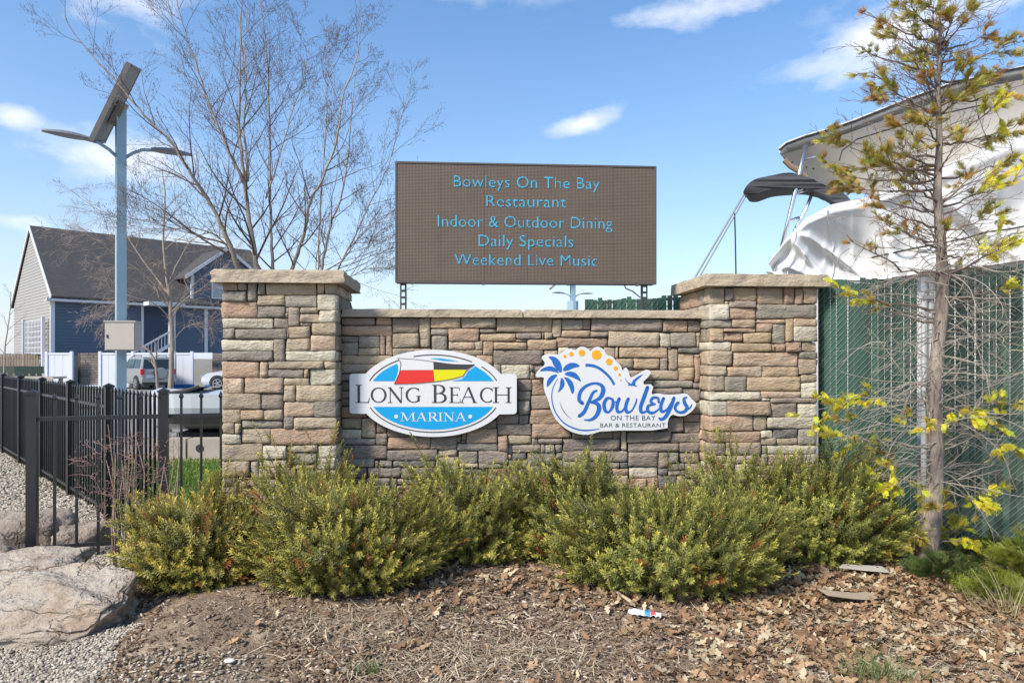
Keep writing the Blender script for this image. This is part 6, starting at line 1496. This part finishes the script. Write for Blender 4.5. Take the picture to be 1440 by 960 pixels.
def straw(seed, L=.12, w_=.0022):
    r_ = random.Random(seed); V, F = [], []; n = 5; a = 0; p = np.array([-L / 2, 0, 0.])
    for i in range(n + 1):
        V += [p + [0, -w_ * (1 - .6 * i / n), 0], p + [0, w_ * (1 - .6 * i / n), 0]]; a += r_.uniform(-.3, .3); p = p + np.array([math.cos(a), math.sin(a), r_.uniform(-.12, .25)]) * L / n
    for i in range(n): F.append((2 * i, 2 * i + 1, 2 * i + 3, 2 * i + 2))
    return np.array(V), np.array(F), np.ones((len(V), 3))
CH = [chip(s_) for s_ in range(5)]; PB = [peb(s_) for s_ in range(5)]; OK_ = [oak(s_) for s_ in range(9)]; SW = [straw(s_) for s_ in range(5)]
q = np.random.default_rng(5)
def field(n, x0, x1, y0, y1, dens, power=1.0):
    """n points, more of them near the camera; dens(x, y) in 0..1 thins them"""
    out = []
    while len(out) < n:
        x = q.uniform(x0, x1); y = y0 + (y1 - y0) * q.random() ** power
        if q.random() < dens(x, y): out.append((x, y))
    return out
nf = lambda x, y, s_, o_=0: .5 + .5 * noise.noise(Vector((x * s_, y * s_, o_)))
def in_gravel(x, y): return (x < -1.95 - .45 * (y - 3.4) + .55 * (nf(x, y, 2.3, 4) - .5) + .25 * (nf(x, y, 7, 1) - .5) if y < 4.3 else False)
mulch = field(26000, -2.6, 3.9, 3.15, 6.2, lambda x, y: 0 if in_gravel(x, y) else (.45 + .55 * (nf(x, y, 1.7) > .42)) * (.22 if (-2.15 + .3 * (4.3 - y)) < x < (-1.45 + .5 * (4.3 - y)) + .4 * (nf(x, y, 3, 8) - .5) else 1), 1.5)  # chips thinned so paler bare dirt paints the sunlit patch at left
def mulch_col(q_, n): a = q_.random((n, 1)); return np.where(a < .55, np.array([[.155, .104, .070]]), np.where(a < .85, np.array([[.30, .215, .145]]), np.array([[.47, .39, .30]]))) * q_.uniform(.7, 1.3, (n, 1))
gcover('mulch_chips', CH, mulch, lambda q_, n: q_.uniform(.5, 1.25, n), .35, mulch_col, m_cover, 1, label='shredded mulch chips covering the planting bed')
gr = field(16000, -3.4, -.9, 3.1, 4.9, lambda x, y: (1 if in_gravel(x, y) else (.10 if x < -1.3 and y < 3.8 else 0)), 1.2)
def grav_col(q_, n): a = q_.random((n, 1)); return np.where(a < .5, np.array([[.40, .345, .275]]), np.where(a < .8, np.array([[.27, .225, .175]]), np.array([[.52, .46, .375]]))) * q_.uniform(.75, 1.2, (n, 1))
gcover('gravel', PB, gr, lambda q_, n: q_.uniform(.6, 1.15, n), .4, grav_col, m_cover, 2, label='small pale gravel at the foot of the boulders')
def in_bed(x, y):
    # left of the long fence run, behind the boulders
    s_ = (y - 5.7) * (-.677 / .736) - 2.72
    return (y > 4.6) and x < (s_ if y > 5.7 else -2.72 + (5.7 - y) * .0) and x > -.80 * y - .2
gb = field(24000, -12, -2.3, 4.7, 15, lambda x, y: 1 if in_bed(x, y) else 0, 2.0)
gcover('gravel', PB, gb, lambda q_, n: q_.uniform(1.1, 2.2, n), .4, grav_col, m_cover, 3, lift=.012, label='pale gravel of the bed behind the iron fence')
dust = field(12000, -2.2, 3.8, 3.15, 5.4, lambda x, y: .3 + .7 * (nf(x, y, 1.1, 5) > .55), 1.4)
gcover('bark_crumbs', PB, dust, lambda q_, n: q_.uniform(.2, .5, n), .4, mulch_col, m_cover, 8, label='fine bark crumbs and grit on the bed')
KEEP = [((1195 - 720) * 4.64 / 1000, 4.64), ((1211 - 720) * 5.11 / 1000, 5.11)]
def leafdens(x, y):
    right = sstep(.2, 1.6, x); band = math.exp(-((y - 4.85) / .28) ** 2) * sstep(-1.2, -.5, x); front = .75 * right * sstep(-.1, .35, nf(x, y, 1.3, 2) - .35 + .25 * right)
    return 0 if any((x - a) ** 2 / .04 + (y - b) ** 2 / .012 < 1 for a, b in KEEP) else min(1, .025 + .9 * band * (.5 + .5 * right) + front * (.55 + .45 * sstep(.40, .55, nf(x, y, 2.1, 9))))
lv = field(5000, -1.9, 3.9, 3.2, 5.3, leafdens, 1.15) + field(260, 2.6, 4.3, 4.6, 5.8, lambda x, y: .8)
def leaf_col(q_, n):
    a = q_.random((n, 1)); return np.where(a < .45, np.array([[.32, .19, .105]]), np.where(a < .8, np.array([[.44, .295, .17]]), np.array([[.57, .47, .31]]))) * q_.uniform(.65, 1.2, (n, 1))
gcover('fallen_leaves', OK_, lv, lambda q_, n: q_.uniform(.5, 1.1, n), .42, leaf_col, m_leafm, 4, lift=.010, label='brown curled oak leaves drifted over the bed')
def strawdens(x, y): return .05 + .95 * max(0, math.exp(-((x + .15) / .6) ** 2 - ((y - 3.75) / .35) ** 2), .8 * math.exp(-((x + .95) / .35) ** 2 - ((y - 4.2) / .3) ** 2), .7 * sstep(1, 2, x) * (y < 4.3))
sw = field(5200, -1.6, 3.6, 3.2, 4.7, strawdens)
gcover('dry_grass', SW, sw, lambda q_, n: q_.uniform(.35, 1.25, n), .25, lambda q_, n: np.array([[.55, .45, .31]]) * q_.uniform(.55, 1.15, (n, 1)), m_cover, 5, lift=.010, label='dry straw-coloured grass lying on the bed')
# grass blades on the lawn and green tufts in front
def blade(seed, L=.07, w_=.0025, lean=.5):
    r_ = random.Random(seed); V, F = [], []; n = 3
    for i in range(n + 1): t = i / n; V += [(-w_ * (1 - t * .8), lean * L * t * t, L * t), (w_ * (1 - t * .8), lean * L * t * t, L * t)]
    for i in range(n): F.append((2 * i, 2 * i + 1, 2 * i + 3, 2 * i + 2))
    return np.array(V, float), np.array(F), np.ones((len(V), 3))
BL = [blade(s_, .05, .006, .3 + .2 * s_) for s_ in range(4)]; m_grassb = mat('grass_blades', (.1, .1, .1), .6, var=.1, tint=True, trans=.3)
lawnp = []
while len(lawnp) < 15000:
    x, y = q.uniform(-6.5, -2.2), q.uniform(6.1, 11.3)
    if x > (y - 5.7) * (-.677 / .736) - 2.75: lawnp.append((x, y))
gcover('grass', BL, lawnp, lambda q_, n: q_.uniform(.5, 1.2, n), .25, lambda q_, n: np.array([[.17, .28, .04]]) * q_.uniform(.6, 1.4, (n, 1)) * np.array([[1, 1, 1]]), m_grassb, 6, lift=.006, label='green lawn grass behind the iron fence')
def tuft(label, cx, cy, n, L, col, seed, sp=.06):
    q_ = np.random.default_rng(seed); t_ = thing('grass_tuft', label, 'grass tuft', (cx, cy, gh(cx, cy))); bl = [blade(k, L, .0022, .25 + .3 * k) for k in range(4)]; pos = np.stack([q_.normal(0, sp, n), q_.normal(0, sp * .6, n), np.zeros(n)], 1)
    dirs = np.stack([pos[:, 0] * 6 + q_.normal(0, .25, n), pos[:, 1] * 6 + q_.normal(0, .25, n), np.ones(n)], 1); cc = np.array(col)[None] * q_.uniform(.6, 1.3, (n, 1)); ye = q_.random(n) < .2; cc[ye] = np.array([.42, .37, .18])
    Vv, F, C = joined([scatter(bl[k], pos[k::4], dirs[k::4], q_.uniform(0, 6.28, len(pos[k::4])), q_.uniform(.6, 1.2, len(pos[k::4])), cc[k::4]) for k in range(4)]); npmesh('blades', Vv, F, m_grassb, t_, C)['kind'] = 'stuff'
def G_(px, py, z=0): Yv = (CAMZ - z) * 1000 / (py - 505); return ((px - 720) * Yv / 1000, Yv)
tuft('green grass tuft among brown leaves at the bottom right', *G_(1235, 958), 190, .15, (.13, .20, .05), 1, .085)
tuft('small dark green weed on the mulch at the bottom, left of centre', *G_(518, 945), 110, .06, (.07, .15, .03), 2, .045)
tuft('straw coloured grass clump at the right edge under the conifer sprays', *G_(1425, 870), 150, .22, (.46, .40, .22), 3, .10)
tuft('tiny green weed at the foot of the large left yew', *G_(645, 868), 40, .05, (.10, .17, .05), 4, .03)
# litter
def lit(name, label, cat, px, py, rz=0, z=.012):
    x, y = G_(px, py); return thing(name, label, cat, (x, y, gh(x, y) + z), rz)
m_paper = mat('white_wrapper', (.66, .70, .74), .45, var=.12, vscale=30, bump=.004, bscale=60)
wrp = lit('wrapper', 'crumpled white plastic wrapper with blue and red print', 'wrapper', 907, 876, R(-22), .02)
m_ = MB(); m_.grid(lambda u, v: ((u - .5) * .20, (v - .5) * .065 * (1 - .3 * u), .022 * abs(noise.noise(Vector((u * 7, v * 3, 1)))) + .018 * math.sin(math.pi * v)), 20, 8); m_.build('film', m_paper, wrp, smooth=True)
m_ = MB(); m_.grid(lambda u, v: (.0 + u * .035, (v - .5) * .055, .024 * abs(noise.noise(Vector(((u * .2 + .5) * 7, v * 3, 1)))) + .020 * math.sin(math.pi * v) + .002), 4, 8); m_.build('blue_print', mat('wrapper_blue', (.05, .25, .60), .4), wrp, smooth=True)
m_ = MB(); m_.grid(lambda u, v: (.038 + u * .03, (v - .5) * .045, .024 * abs(noise.noise(Vector(((u * .2 + .69) * 7, v * 3, 1)))) + .020 * math.sin(math.pi * v) + .002), 4, 8); m_.build('red_print', mat('wrapper_red', (.55, .06, .05), .4), wrp, smooth=True)
x0, y0 = G_(848, 838); x1, y1 = G_(888, 866)
stk = thing('stick', 'pale bare stick running into the crumpled wrapper', 'stick', (x0, y0, gh(x0, y0) + .03)); MB().tube([(0, 0, .01), ((x1 - x0) * .5, (y1 - y0) * .5, .004), (x1 - x0, y1 - y0, 0)], [.006, .009, .011], 7).build('wood', mat('pale_stick', (.50, .40, .28), .8, var=.15), stk)
m_cb = mat('cardboard', (.40, .31, .22), .85, var=.12, vscale=12); m_bd = mat('grey_board', (.43, .40, .34), .8, var=.15, vscale=14)
cb = lit('cardboard_piece', 'flat brown curved piece of cardboard on the leaves', 'cardboard', 1195, 850, R(4), .03)
m_ = MB(); m_.grid(lambda u, v: ((u - .5) * .34, (v - .5) * .14 + .05 * (u - .5) ** 2 * 4 - .02, .012 + .012 * math.cos(u * 3)), 12, 3); m_.grid(lambda u, v: ((u - .5) * .34, -(v - .5) * .14 + .05 * (u - .5) ** 2 * 4 - .02, .009 + .012 * math.cos(u * 3)), 12, 3); m_.build('sheet', m_cb, cb)
pb_ = lit('board_piece', 'small grey board with two nail holes on dark soil below the conifer', 'board', 1211, 822, R(-12), .04)
o_ = MB().prism([(-.15, -.02), (-.11, .05), (.15, .055), (.16, -.07), (.02, -.055)], lambda x, y, d: (x, y, d), .018, .008).build('plank', m_bd, pb_)
for x, y in ((-.08, .02), (.11, .015)): MB().cyl((x, y, .0185), (x, y, .0195), .008, .008, 10).build('nail_hole_shade', m_plast, pb_)  # flat black discs painted as the dark inside of the nail holes
st_ = lit('white_stone', 'flat white stone lying on the mulch at the bottom', 'stone', 323, 937); MB().ball((0, 0, .01), .03, 12, 7, (1, .7, .35)).build('pebble', mat('white_pebble', (.72, .71, .68), .6, var=.06), st_, smooth=True)
st_ = lit('white_paper', 'small scrap of white paper among the brown leaves', 'paper', 1112, 880); MB().grid(lambda u, v: ((u - .5) * .05, (v - .5) * .04, .015 * abs(noise.noise(Vector((u * 4, v * 4, 0))))), 6, 6).build('scrap', m_paper, st_)
